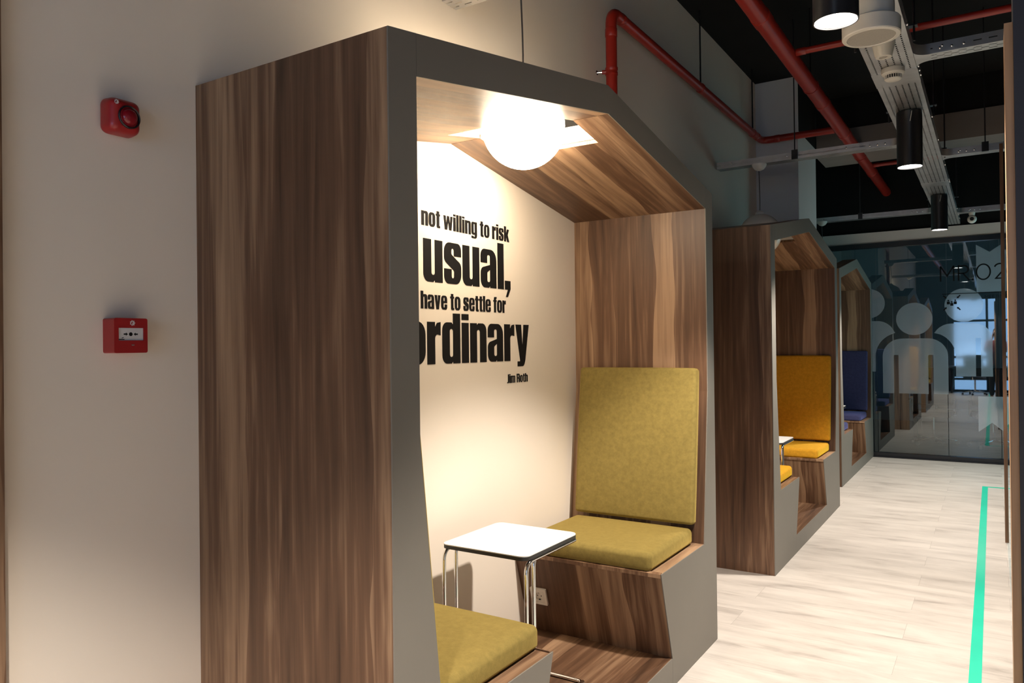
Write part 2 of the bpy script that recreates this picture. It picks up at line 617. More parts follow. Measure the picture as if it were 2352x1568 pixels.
def cushion(sx, sy, sz, r=0.018, bulge=0.006, nx=14, ny=14, nz=5):
    """soft upholstered pad, base at z = 0, centred on x and y"""
    bm = bmesh.new()
    hx, hy = sx / 2, sy / 2
    idx = {}
    def soft(p):
        q = Vector((max(-hx + r, min(hx - r, p.x)), max(-hy + r, min(hy - r, p.y)), max(r, min(sz - r, p.z))))
        d = p - q
        if d.length > 1e-9:
            # rounded edge
            m = max(abs(d.x), abs(d.y), abs(d.z))
            d = d.normalized() * (m if m < r else r)
        o = q + d
        u, v, w = p.x / hx, p.y / hy, p.z / sz * 2 - 1
        if w > .99:
            o.z += bulge * (1 - u ** 4) * (1 - v ** 4)
        if abs(u) > .99:
            o.x += math.copysign(bulge * .5, u) * (1 - v ** 4) * (1 - w * w)
        if abs(v) > .99:
            o.y += math.copysign(bulge * .5, v) * (1 - u ** 4) * (1 - w * w)
        return o
    def vert(p):
        k = (round(p.x, 5), round(p.y, 5), round(p.z, 5))
        if k not in idx:
            idx[k] = bm.verts.new(soft(Vector(p)))
        return idx[k]
    def grid(n, h, rr):
        # denser towards the rounded edges
        inner = [-h + rr + (2 * h - 2 * rr) * i / (n - 4) for i in range(n - 3)]
        return [-h, -h + rr * .35, -h + rr * .7] + inner + [h - rr * .7, h - rr * .35, h]
    X, Y = grid(nx, hx, r), grid(ny, hy, r)
    Z = [z + sz / 2 for z in grid(nz, sz / 2, r)]
    def sheet(A, B, f):
        for i in range(len(A) - 1):
            for j in range(len(B) - 1):
                vs_ = [vert(f(A[i], B[j])), vert(f(A[i + 1], B[j])), vert(f(A[i + 1], B[j + 1])), vert(f(A[i], B[j + 1]))]
                try:
                    bm.faces.new(vs_)
                except ValueError:
                    pass
    for z in (0, sz):
        sheet(X, Y, lambda a, b: Vector((a, b, z)))
    for y in (-hy, hy):
        sheet(X, Z, lambda a, b: Vector((a, y, b)))
    for x in (-hx, hx):
        sheet(Y, Z, lambda a, b: Vector((x, a, b)))
    bmesh.ops.recalc_face_normals(bm, faces=bm.faces)
    for f in bm.faces:
        f.smooth = True
    return bm


def bm_obj(name, bm, mat, parent=None):
    me = bpy.data.meshes.new(name)
    bm.to_mesh(me)
    bm.free()
    me.materials.append(M[mat])
    o = bpy.data.objects.new(name, me)
    COL.objects.link(o)
    o.parent = parent
    return o


def tag(o, label=None, cat=None, group=None, kind=None):
    if label:
        o['label'] = label
    if cat:
        o['category'] = cat
    if group:
        o['group'] = group
    if kind:
        o['kind'] = kind
    return o


def thing(name, label, cat, loc=(0, 0, 0), rz=0, group=None):
    o = bpy.data.objects.new(name, None)
    COL.objects.link(o)
    o.location = loc
    o.rotation_euler = (0, 0, rz)
    return tag(o, label, cat, group)


def structure(o, label=None):
    o['kind'] = 'structure'
    if label:
        o['label'] = label
    return o


def copy_tree(o, loc=None, label=None, group=None, swap=None):
    c = o.copy()
    COL.objects.link(c)
    if loc is not None:
        c.location = loc
    if label:
        c['label'] = label
    if group:
        c['group'] = group
    for ch in list(o.children):
        d = ch.copy()
        COL.objects.link(d)
        d.parent = c
        for g in ch.children:
            e = g.copy()
            COL.objects.link(e)
            e.parent = d
    return c


# ------------------------------------------------------------------ the room
WX = -0.712          # left wall
CEIL = 3.9
GY = 9.2             # glass wall
TRZ = 2.842          # underside of the cable trays

def room():
    m = MB()
    m.face([(-3, -5.2, 0), (4.4, -5.2, 0), (4.4, GY + .05, 0), (-3, GY + .05, 0)])
    m.box(-3, 4.4, -5.2, 14.2, -0.1, -0.0005)
    structure(m.build('floor', 'floor', merge=False))
    q = MB()
    q.face([(-3, GY + .05, 0), (4.4, GY + .05, 0), (4.4, 14.2, 0), (-3, 14.2, 0)])
    structure(q.build('floor_meeting_room', 'carpet', merge=False))
    structure(MB().box(-3, 4.4, -5.2, 14.2, CEIL, CEIL + .1).build('ceiling', 'black'))
    # left wall: beside and behind the booths, then stepping back behind the far booth
    m = MB()
    m.box(WX - .2, WX, -5.2, 6.8, 0, CEIL)
    m.box(WX - .3, WX - .142, 6.8, 9.3, 0, CEIL)
    structure(m.build('wall_left', 'wall'))
    structure(MB().box(WX, WX + .03, -0.62, -0.503, 0, 2.35, g=2).build('trim_1', 'wood'))
    # column between second and third booth, black above the painted line
    structure(MB().box(WX, -0.331, 5.98, 6.8, 0, 3.40).box(WX, -0.331, 5.98, 6.005, 3.40, CEIL).build('wall_column', 'wall_cool'))
    structure(MB().box(WX, -0.333, 6.005, 6.8, 3.4, CEIL).build('trim_2', 'black'))
    # dropped beam across the aisle
    structure(MB().box(-0.33, 4.2, 6.85, 7.35, 3.32, 3.575).build('trim_3', 'concrete'))
    structure(MB().box(-0.33, 4.2, 6.86, 7.35, 3.575, CEIL).build('trim_4', 'black'))
    # right: dark wall, and beyond it the far side of the floor
    structure(MB().box(1.2118, 4.2, 0.985, 1.12, 0, CEIL).build('wall_right', 'navy'))
    structure(MB().box(4.2, 4.4, -5.2, 14.2, 0, CEIL).build('wall_far_right', 'wall_cool'))
    structure(MB().box(2.4, 2.55, 5.0, 9.15, 0, CEIL).build('wall_side', 'navy'))
    structure(MB().box(-3, 4.4, -5.4, -5.2, 0, CEIL).build('wall_front', 'navy'))
    structure(MB().box(-3, 4.4, 14.2, 14.4, 0, CEIL).build('wall_back', 'wall_cool'))
    structure(MB().box(-3.2, -3, 9.3, 14.2, 0, CEIL).build('wall_meeting_room', 'navy'))
    structure(MB().box(-1.1, 4.2, GY + .03, GY + .13, 2.826, CEIL).build('spill_block', 'black'))  # added black panel, stops meeting room light spilling over the bulkhead
    # bulkhead over the glass wall
    structure(MB().box(-1.1, 4.2, GY, GY + .16, 2.69, 2.826).build('trim_5', 'band'))


def windows():
    # window behind the camera, seen only as a reflection
    w = structure(MB().box(0.2, 3.56, -5.2, -5.17, 0.04, 2.62).build('window_1', 'rear_day'))
    m = MB()
    for x in (0.2, 1.03, 1.88, 2.72, 3.56):
        m.box(x - .03, x + .03, -5.17, -5.12, 0, 2.66)
    for z in (0.03, 0.36, 0.98, 2.0, 2.63):
        m.box(0.17, 3.59, -5.17, -5.13, z - .03, z + .03)
    m.build('window_frame', 'navy', w)
    # window on the far right beyond the glass partition
    w = structure(MB().box(2.36, 2.399, 7.4, 9.1, 0.7, 2.1).build('window_2', 'side_day'))
    m = MB()
    for y in (7.4, 8.25, 9.1):
        m.box(2.32, 2.37, y - .03, y + .03, .67, 2.13)
    for z in (.7, 2.1):
        m.box(2.32, 2.37, 7.37, 9.13, z - .03, z + .03)
    m.build('window_frame', 'navy', w)
    # added glowing pane, out of view to the right, brightens the meeting room
    w = structure(MB().box(4.17, 4.199, 10.2, 13.2, 0.9, 2.7).build('fill_pane', 'room_fill'))
    m = MB()
    for y in (10.2, 11.7, 13.2):
        m.box(4.12, 4.17, y - .03, y + .03, .87, 2.73)
    m.build('window_frame', 'navy', w)


def glass_wall():
    w = thing('window_3', None, None, (0, 0, 0))
    structure(w)
    m = MB()
    m.box(-1.1, 4.15, GY - .015, GY + .07, 2.63, 2.69)
    m.box(-1.1, 4.15, GY - .015, GY + .07, 0, .055)
    m.build('window_frame', 'lamp_black', w)
    xs = [-.86, -.076, .695, 1.233, 2.0, 2.78, 3.56, 4.15]
    for a, b in zip(xs[:-1], xs[1:]):
        q = MB()
        q.face([(a + .003, GY + .03, .055), (b - .003, GY + .03, .055), (b - .003, GY + .03, 2.63), (a + .003, GY + .03, 2.63)])
        q.build('pane', 'glass', w, merge=False)
    # threshold strip on the floor
    structure(MB().box(-.5, 1.3, GY - .06, GY - .016, 0, .012).build('trim_6', 'lamp_black'))


def partition():
    w = structure(thing('window_4', None, None))
    MB().box(1.1925, 1.2115, .995, 1.12, 0, 2.257, g=2, off=(3.3, 0)).build('end_post', 'wood_light', w)
    MB().box(1.2155, 1.238, 5.15, 5.19, 0.0, 2.86, g=2, off=(5.3, 0)).build('end_post', 'wood', w)
    q = MB()
    q.face([(1.227, 1.13, .0), (1.227, 5.15, .0), (1.227, 5.15, 2.3), (1.227, 1.13, 2.3)])
    q.build('pane', 'clear', w, merge=False)


room()
windows()
glass_wall()
partition()

# ------------------------------------------------------------------ booths
W_, HE, HR, YR, TP = 2.3625, 2.1854, 2.3844, 1.18, 0.10
HE2, HR2, ZK, ZS, ZP = 2.0985, 2.2819, 1.22, 0.5035, 0.12
YS, YF, YK = 0.18, 0.7304, 0.6137
XB = -0.711
HX0, HX1, HY0, HY1 = -0.565, -0.145, 0.968, 1.392      # square hole in the roof


def roof_in(y):
    k = (HR2 - HE2) / (YR - TP)
    return HE2 + k * (y - TP) if y < YR else HE2 + k * (W_ - TP - y)


def roof_out(y):
    k = (HR - HE) / YR
    return HE + k * y if y < YR else HE + k * (W_ - y)


def mir(pts):
    return [(W_ - p[0], p[1]) for p in reversed(pts)]


def make_booth():
    t = thing('seating_booth', None, 'booth')
    g = .0012
    fp = lambda s, z, d: (-d, s, z)
    post = [(0, 0), (YK - g, 0), (YK - g, ZP), (YF, ZS), (YS, ZS), (TP, ZK), (TP, roof_out(TP)), (0, HE)]
    for pp in (post, mir(post)):
        MB().poly(pp, [], fp, .004).build('front_post', 'grey', t)
    gable = [(TP + g, HE2), (YR, HR2), (W_ - TP - g, HE2), (W_ - TP - g, roof_out(TP)), (YR, HR), (TP + g, roof_out(TP))]
    MB().poly(gable, [], fp, .004).build('gable_board', 'grey', t)
    MB().poly([(YK, 0), (W_ - YK, 0), (W_ - YK, ZP), (YK, ZP)], [], fp, .004).build('kick_board', 'grey', t)
    xf = -.0042
    T = .016
    MB().box(XB, xf, 0.0, T, 0, HE, g=2).build('side_panel', 'wood', t)
    MB().box(XB, xf, W_ - T, W_, 0, HE, g=2, off=(1.7, .4)).build('side_panel', 'wood', t)
    # outer roof boards and wooden ceiling boards, both cut for the lamp
    for side in (0, 1):
        for kind, e, r, th in (('roof_board', (0, HE), (YR, HR), -T), ('ceiling_board', (TP, HE2), (YR, HR2), T)):
            y0, y1 = e[0], r[0]
            yh = HY0 if side == 0 else W_ - HY1
            lerp = lambda y: (y, e[1] + (r[1] - e[1]) * (y - y0) / (y1 - y0))
            m = MB()
            segs = ((XB, HX0, y0, y1), (HX1, xf, y0, y1), (HX0, HX1, y0, yh))
            if kind == 'roof_board':
                segs = ((HX1, xf, y0, y1), (XB, HX1, y0, yh - .16))
            for a, b, s0, s1 in segs:
                p, q = lerp(s0), lerp(s1)
                o = (2.1 + side * 3.0 + (0 if kind[0] == 'c' else .9), .3 + (s0 - y0))
                if side:
                    p, q = (W_ - p[0], p[1]), (W_ - q[0], q[1])
                    m.slab(p, q, -th, a, b, o)
                else:
                    m.slab(p, q, th, a, b, o)
            m.build(kind, 'wood', t)
    # pale lining of the roof opening, just behind the edges of the ceiling boards
    e = .0006
    for xa, xb in ((HX0 - .008, HX0 - e), (HX1 + e, HX1 + .008)):
        m = MB()
        lo = [(y, roof_in(y) + T + .002) for y in (HY0, YR, HY1)]
        hi = [(y, roof_out(y) - T - .002) for y in (HY1, YR, HY0)]
        m.poly(lo + hi, [], lambda s, z, d: (xb - d, s, z), xb - xa)
        m.build('opening_lining', 'white_plastic', t)
    for ya, yb in ((HY0 - .008, HY0 - e), (HY1 + e, HY1 + .008)):
        y = (ya + yb) / 2
        MB().box(HX0, HX1, ya, yb, roof_in(y) + T + .003, roof_out(y) - T - .003, g=0).build('opening_lining', 'white_plastic', t)
    for side in (0, 1):
        f = (lambda p: p) if side == 0 else (lambda p: (W_ - p[0], p[1]))
        th = T if side == 0 else -T
        o = .5 + side * 2.3
        MB().slab(f((TP, ZK)), f((TP, HE2)), th, XB, xf, (o + 4.3, 0)).build('inner_side', 'wood', t)
        MB().slab(f((YS, ZS)), f((TP, ZK)), th, XB, xf, (o + 4.3, -.72)).build('backrest_board', 'wood', t)
        MB().slab(f((YF, ZS)), f((YS, ZS)), th, XB, xf, (o + 1.3, 0)).build('seat_board', 'wood', t)
        MB().slab(f((YK, ZP)), f((YF, ZS)), th, XB, xf, (o + 2.2, 0)).build('bench_front', 'wood', t)
    MB().slab((W_ - YK, ZP), (YK, ZP), .016, XB, xf, (7.7, 0)).build('step_board', 'wood', t)
    return t


def seat_pad(mat):
    d, w, h = YF - YS - .03, .615, .076
    o = bm_obj('seat_cushion', cushion(w, d, h, .02, .008), mat)
    return o


def back_pad(mat):
    h = .74
    o = bm_obj('back_cushion', cushion(.625, h, .055, .016, .004), mat)
    return o


REC = math.atan2(YS - TP, ZK - ZS)


def place_pads(ox, oy, mat, cname):
    grp = cname + ' velvet cushions in the booth'
    first_seat = first_back = None
    for side in (0, 1):
        word = ('near', 'far')[side]
        if side == 0:
            s = seat_pad(mat)
            b = back_pad(mat)
            first_seat, first_back = s, b
        else:
            s = first_seat.copy()
            b = first_back.copy()
            COL.objects.link(s)
            COL.objects.link(b)
        y = (YS + .03 + YF) / 2 - .002
        s.location = (ox - .355, oy + (y if side == 0 else W_ - y), ZS + .0005)
        s.rotation_euler = (0, 0, PI * side)
        zc = ZS + .078 + .378
        yc = YS - math.tan(REC) * (zc - ZS) + .004
        b.location = (ox - .352, oy + (yc if side == 0 else W_ - yc), zc)
        # pad's thickness points into the booth
        if side == 0:
            b.rotation_euler = (-(PI / 2 + REC) + PI, 0, 0)
            b.rotation_euler = Matrix(((-1, 0, 0), (0, -math.sin(REC), math.cos(REC)), (0, math.cos(REC), math.sin(REC)))).to_euler()
        else:
            b.rotation_euler = Matrix(((1, 0, 0), (0, math.sin(REC), -math.cos(REC)), (0, math.cos(REC), math.sin(REC)))).to_euler()
        tag(s, f'{cname} velvet seat cushion on the {word} bench of the {PLACE[cname]} booth', 'cushion')
        tag(b, f'upright {cname} velvet back cushion on the {word} side of the {PLACE[cname]} booth', 'cushion')


PLACE = {'olive green': 'nearest', 'mustard yellow': 'middle', 'indigo blue': 'farthest'}
BOOTHS = [((0, 0), 'olive', 'olive green'), ((0, 3.53), 'mustard', 'mustard yellow'), ((-.128, 6.826), 'blue', 'indigo blue')]
booth = make_booth()
for i, ((bx, by), mat, cname) in enumerate(BOOTHS):
    lab = ['nearest walnut house-shaped seating booth with olive cushions and a quote on its wall',
           'middle walnut house-shaped seating booth with mustard yellow cushions',
           'farthest walnut house-shaped seating booth with indigo cushions, next to the glass wall'][i]
    o = booth if i == 0 else copy_tree(booth)
    o.location = (bx, by, 0)
    tag(o, lab, 'booth', 'walnut seating booths along the left wall')
    place_pads(bx, by, mat, cname)


# ------------------------------------------------------------------ side tables
def make_table():
    t = thing('side_table', None, 'table')
    # local origin at the middle of the top, floor of the booth at z = 0
    H, a, b = .60, .185, .197
    top = rrect(-a, -b, a, b, .032)
    MB().poly(top, [], lambda s, q, d: (s, q, H - d), .0035).build('table_top', 'white_top', t)
    MB().poly(rrect(-a - .0008, -b - .0008, a + .0008, b + .0008, .033), [], lambda s, q, d: (s, q, H - .0036 - d), .0125).build('edge_band', 'black_edge', t)
    r = .0075
    zt = H - .016 - r
    for s in (-1, 1):
        x = s * (a - .006)
        path = fillet([(x, b - .02, zt), (x, -b + .012, zt), (x, -b + .012, r), (x, b + .035, r)], .045)
        MB().tube(path, r).build('side_frame', 'chrome', t)
        path = fillet([(x * .955, -.02, zt), (x * .955, -b + .075, zt), (x * .955, -b + .075, r), (x * .955, .05, r)], .03)
        MB().tube(path, r).build('inner_leg', 'chrome', t)
    y = b + .035
    path = fillet([(-a + .006, y - .05, r), (-a + .006, y, r), (a - .006, y, r), (a - .006, y - .05, r)], .03)
    MB().tube(path, r).build('floor_rail', 'chrome', t)
    return t


tab = make_table()
for i, ((bx, by), mat, cname) in enumerate(BOOTHS):
    o = tab if i == 0 else copy_tree(tab)
    o.location = (bx - .395, by + 1.112, ZP)
    if i:
        o.location = (bx - .33, by + 1.06, ZP)
    tag(o, f'small white-topped chrome side table in the {PLACE[cname]} booth with {cname} cushions', 'table', 'white side tables with chrome legs')


# ------------------------------------------------------------------ globe pendants
def make_globe(lit):
    t = thing('globe_pendant', None, 'lamp')
    R = .16
    prof = [(R * math.sin(PI * k / 32), -R * math.cos(PI * k / 32)) for k in range(33)]
    prof[0] = (0, -R)
    prof[-1] = (0, R)
    MB().lathe(prof, seg=56).build('globe_shade', 'globe_on' if lit else 'globe_off', t)
    c = 52
    MB().lathe([((R + .0015) * math.sin(math.radians(a)), (R + .0015) * math.cos(math.radians(a))) for a in range(c, 8, -4)] + [(0, R + .0015)], seg=48).build('light_block_cap', 'globe_off', t)  # added opaque cap, cuts the globe's upward light on the wall
    MB().lathe([(0, R - .004), (.035, R - .006), (.035, R + .012), (.018, R + .024), (.006, R + .03), (0, R + .03)], seg=24).build('shade_holder', 'white_plastic', t)
    hz = TRZ - 2.292 - .052
    MB().tube([(0, 0, R + .02), (.002, 0, R + .12), (0, 0, hz - .12), (-.004, 0, hz)], .0035, 8).build('cable', 'cable', t)
    c = MB()
    c.lathe([(0, -.052), (.012, -.05), (.034, -.04), (.05, -.02), (.055, -.004), (.055, 0), (0, 0)], (0, 0, TRZ - 2.292), 32)
    c.build('ceiling_rose', 'white_plastic', t)
    return t


g1 = make_globe(True)
g1.location = (-.36, 1.18, 2.292)
tag(g1, 'glowing white globe pendant hanging through the roof of the nearest booth', 'lamp', 'globe pendants of the booths')
g2 = make_globe(False)
g2.location = (-.362, 4.71, 2.292)
tag(g2, 'unlit cream globe pendant half hidden in the roof of the middle booth', 'lamp', 'globe pendants of the booths')
g3 = copy_tree(g2)
g3.location = (-.49, 8.006, 2.292)
tag(g3, 'unlit globe pendant over the farthest booth, its white rose under the tray', 'lamp', 'globe pendants of the booths')


# ------------------------------------------------------------------ lettering on the wall
S = .32
A_ = 1.22


def glyphs():
    G = {}
    w = .78
    G['o'] = (w, [rrect(0, 0, w, 1, .30)], [rrect(S, .16, w - S, .84, .07)])
    G['n'] = (w, [rp([(0, 0), (S, 0), (S, .83, .06), (w - S, .83, .06), (w - S, 0), (w, 0), (w, 1, .24), (S + .06, 1), (S, .95), (S, 1), (0, 1)])], [])
    G['h'] = (w, [rp([(0, 0), (S, 0), (S, .83, .06), (w - S, .83, .06), (w - S, 0), (w, 0), (w, 1, .24), (S + .06, 1), (S, .95), (S, A_), (0, A_)])], [])
    G['u'] = (w, [rp([(0, 1), (0, 0, .24), (w - S - .06, 0), (w - S, .05), (w - S, 0), (w, 0), (w, 1), (w - S, 1), (w - S, .17, .06), (S, .17, .06), (S, 1)])], [])
    G['d'] = (w, [rp([(0, 0, .24), (w - S - .06, 0), (w - S, .05), (w - S, 0), (w, 0), (w, A_), (w - S, A_), (w - S, .95), (w - S - .06, 1), (0, 1, .24)])], [rrect(S, .16, w - S, .84, .06)])
    G['a'] = (w, [rp([(0, 0, .2), (w - S - .06, 0), (w - S, .05), (w - S, 0), (w, 0), (w, 1, .28), (0, 1, .28), (0, .64), (S, .64), (S, .85, .05), (w - S, .85, .05), (w - S, .60), (0, .50, .16)])], [rp([(S, .15, .05), (w - S, .15, .05), (w - S, .47), (S, .40, .05)])])
    G['e'] = (w, [rp([(0, 0, .28), (w, 0, .28), (w, .38), (w - S, .38), (w - S, .15, .06), (S, .15, .06), (S, .47), (w, .47), (w, 1, .28), (0, 1, .28)])], [rrect(S, .60, w - S, .86, .06)])
    w = .74
    G['s'] = (w, [rp([(0, .36), (0, 0, .24), (w, 0, .24), (w, .50, .16), (S - .01, .72, .06), (S, .86, .05), (w - S, .86, .05), (w - S, .68), (w, .68), (w, 1, .24), (0, 1, .24), (0, .55, .16), (w - S + .01, .32, .06), (w - S, .14, .05), (S, .14, .05), (S, .36)])], [])
    w = .55
    G['r'] = (w, [rp([(0, 0), (S, 0), (S, .72, .12), (w, .68), (w, 1), (S + .08, .98, .08), (S, .88), (S, 1), (0, 1)])], [])
    w = .52
    G['t'] = (w, [rp([(.1, 0, .14), (w, 0), (w, .15), (.1 + S, .15, .04), (.1 + S, .83), (w, .83), (w, .98), (.1 + S, .98), (.1 + S, 1.17), (.1, 1.17), (.1, .98), (0, .98), (0, .83), (.1, .83)])], [])
    G['f'] = (w, [rp([(.1, 0), (.1 + S, 0), (.1 + S, .83), (w, .83), (w, .98), (.1 + S, .98), (.1 + S, 1.08, .03), (w, 1.08), (w, A_), (.1, A_, .2), (.1, .98), (0, .98), (0, .83), (.1, .83)])], [])
    G['i'] = (S, [[(0, 0), (S, 0), (S, 1), (0, 1)], [(0, 1.07), (S, 1.07), (S, A_), (0, A_)]], [])
    G['l'] = (S, [[(0, 0), (S, 0), (S, A_), (0, A_)]], [])
    G['I'] = G['l']
    w = .74
    G['v'] = (w, [[(0, 1), (.21, 0), (w - .21, 0), (w, 1), (w - S, 1), (w / 2, .30), (S, 1)]], [])
    w = 1.16
    G['w'] = (w, [[(0, 1), (.16, 0), (.46, 0), (.58, .56), (.70, 0), (1.0, 0), (1.16, 1), (.87, 1), (.81, .42), (.72, 1), (.44, 1), (.35, .42), (.29, 1)]], [])
    w = .80
    G['k'] = (w, [[(0, 0), (S, 0), (S, .38), (w - S - .01, 0), (w, 0), (.58, .55), (w - .02, 1), (w - S - .03, 1), (S, .64), (S, A_), (0, A_)]], [])
    w = .78
    G['g'] = (w, [rp([(w, 1), (w, -.24, .24), (0, -.24, .2), (0, -.06), (S, -.06), (S, -.13, .03), (w - S, -.13, .03), (w - S, .07), (w - S - .05, .03), (0, .03, .24), (0, 1, .24), (w - S - .06, 1), (w - S, .95), (w - S, 1)][::-1])], [rrect(S, .19, w - S, .85, .06)])
    G['y'] = (.76, [rp([(0, 1), (.24, .02), (.25, -.02, .03), (.10, -.02), (.10, -.16), (.46, -.16, .14), (.54, .0), (.76, 1), (.45, 1), (.385, .40), (.32, 1)])], [])
    w = .5
    G['J'] = (w, [rp([(0, 0), (w, 0, .22), (w, A_), (w - S, A_), (w - S, .16, .04), (0, .16)])], [])
    w = 1.2
    G['m'] = (w, [rp([(0, 0), (.32, 0), (.32, .85, .05), (.44, .85, .05), (.44, 0), (.76, 0), (.76, .85, .05), (.88, .85, .05), (.88, 0), (1.2, 0), (1.2, 1, .22), (.82, 1), (.76, .94), (.66, 1), (.38, 1), (.32, .95), (.32, 1), (0, 1)])], [])
    w = .84
    G['R'] = (w, [rp([(0, 0), (S, 0), (S, .54), (w - S, .50, .05), (w - S, 0), (w, 0), (w, .55, .10), (w - .08, .64), (w, .72), (w, A_, .26), (0, A_)])], [rrect(S, .70, w - S, A_ - .17, .06)])
    G[','] = (S, [[(0, .24), (0, 0), (.17, 0), (.05, -.20), (.17, -.20), (S, .02), (S, .24)]], [])
    return G


GL = glyphs()
GAP, SPACE = .065, .34


def text_width(s):
    w = 0
    for c in s:
        w += SPACE if c == ' ' else GL[c][0] + GAP
    return w - GAP


def wall_line(parent, words_before, text, y0, y1, base, xh, shear=0):
    """a line of heavy condensed letters between y0 and y1; words_before continue it to the left"""
    sx = (y1 - y0) / text_width(text)
    full = words_before + text
    y = y0 - sum(SPACE if c == ' ' else GL[c][0] + GAP for c in words_before) * sx
    m = MB()
    for c in full:
        if c == ' ':
            y += SPACE * sx
            continue
        w, outs, holes = GL[c]
        for k, o in enumerate(outs):
            m.poly([(y + p[0] * sx, base + p[1] * xh) for p in o], [[(y + p[0] * sx, base + p[1] * xh) for p in h] for h in (holes if k == 0 else [])],
                   lambda s, z, d: (WX + .0012 - d, s, z), .001)
        y += (w + GAP) * sx
    return m.build('text_line', 'ink', parent, merge=False)


quote = thing('wall_lettering', 'black vinyl quote lettering on the white wall inside the nearest booth', 'lettering', (0, 0, 0))
wall_line(quote, 'If you are ', 'not willing to risk', .985, 1.618, 1.925, .057)
wall_line(quote, 'the ', 'usual', .994, 1.569, 1.706, .169)
m = MB()
m.poly([(1.577 + p[0] * .15, 1.706 + p[1] * .169) for p in GL[','][1][0]], [], lambda s, z, d: (WX + .0012 - d, s, z), .001)
m.build('comma', 'ink', quote, merge=False)
wall_line(quote, 'you will ', 'have to settle for', .976, 1.583, 1.599, .0565)
wall_line(quote, 'the o', 'rdinary', 1.013, 1.782, 1.380, .168)
wall_line(quote, '', 'Jim Roth', 1.588, 1.768, 1.279, .033)


# ------------------------------------------------------------------ things on the left wall
def wall_place(x0):
    return lambda s, z, d: (x0 - d, s, z)


def flame_sign(c, z, k):
    """little flame-and-house mark as a list of outlines"""
    st = []
    for i in range(14):
        a = 2 * PI * i / 14
        r = k * (1.0 if i % 2 == 0 else .72)
        st.append((c + r * math.cos(a), z + r * math.sin(a)))
    hole = [(c + k * q[0], z + k * q[1]) for q in ((-.5, -.45), (.0, -.5), (-.12, -.1), (.22, .32), (-.1, .46), (-.5, .1))]
    return st, [hole]


def siren():
    t = thing('fire_alarm_sounder', 'red fire alarm sounder with a domed lens, high on the left wall', 'fire alarm', (WX, -.232, 2.034))
    bm = cushion(.092, .088, .058, .020, .0, 12, 12, 6)
    for v in bm.verts:
        k = 1 - .10 * (v.co.z / .058)
        v.co.x *= k
        v.co.y *= k
    body = bm_obj('housing', bm, 'red_plastic', t)
    body.rotation_euler = (0, PI / 2, 0)
    y, z = .005, -.003
    m = MB()
    m.lathe([(.0285, .0), (.0285, .0605), (.0265, .062), (.0245, .0605), (.0245, .0)], (0, y, z), 36, ax=0)
    m.build('lens_ring', 'lamp_black', t)
    m = MB()
    m.lathe([(.0238, .050), (.0230, .0585)] + [(.0205 * math.cos(a * PI / 20), .0595 + .013 * math.sin(a * PI / 20)) for a in range(10)] + [(0, .0725)], (0, y, z), 36, ax=0)
    m.build('lens', 'red_dome', t)
    o, h = flame_sign(-.027, .028, .0065)
    MB().poly(o, h, wall_place(.0586), .0004).build('flame_symbol', 'symbol', t, merge=False)


def call_point():
    t = thing('fire_call_point', 'red square fire call point with white press panel on the left wall', 'fire alarm', (WX, -.222, 1.4865))
    hw, hz, dp = .0435, .0435, .050
    # housing with a recessed window
    pl = wall_place(dp)
    m = MB()
    win = [(-.032, -.0125), (.034, -.0125), (.034, .0195), (-.032, .0195)]
    m.poly(rrect(-hw, -hz, hw, hz, .005), [win], pl, .006)
    m.poly(rrect(-hw, -hz, hw, hz, .005), [], wall_place(dp - .006), dp - .006)
    m.build('housing', 'red_plastic', t)
    m = MB()
    m.poly([(-.0315, -.012), (.0335, -.012), (.0335, .019), (-.0315, .019)], [], wall_place(dp - .0035), .002)
    m.build('press_panel', 'panel_white', t)
    m = MB()
    p = wall_place(dp - .0032)
    m.poly(circle(.001, .0035, .0048, 24), [], p, .0003)
    for s in (-1, 1):
        a = [(-.0185, .0018), (-.0125, .0018), (-.0125, -.0005), (-.0075, .0035), (-.0125, .0075), (-.0125, .0052), (-.0185, .0052)]
        m.poly([(.001 + s * -q[0] if s > 0 else .001 + q[0], q[1]) for q in a], [], p, .0003)
    m.poly([(-.030, -.0105), (-.0155, -.0105), (-.0155, -.0085), (-.030, -.0085)], [], p, .0003)
    m.poly(stroke([(-.0225, -.0065), (-.0175, -.0045)], .0016), [], p, .0003)
    m.build('press_symbol', 'ink', t, merge=False)
    o, h = flame_sign(.0035, .0315, .0075)
    MB().poly(o, h, wall_place(dp + .0005), .0004).build('flame_symbol', 'symbol', t, merge=False)
    MB().poly([(.0005, -.025), (.008, -.025), (.008, -.0225), (.0005, -.0225)], [], wall_place(dp + .0004), .0004).build('key_slot', 'grey', t, merge=False)


siren()
call_point()


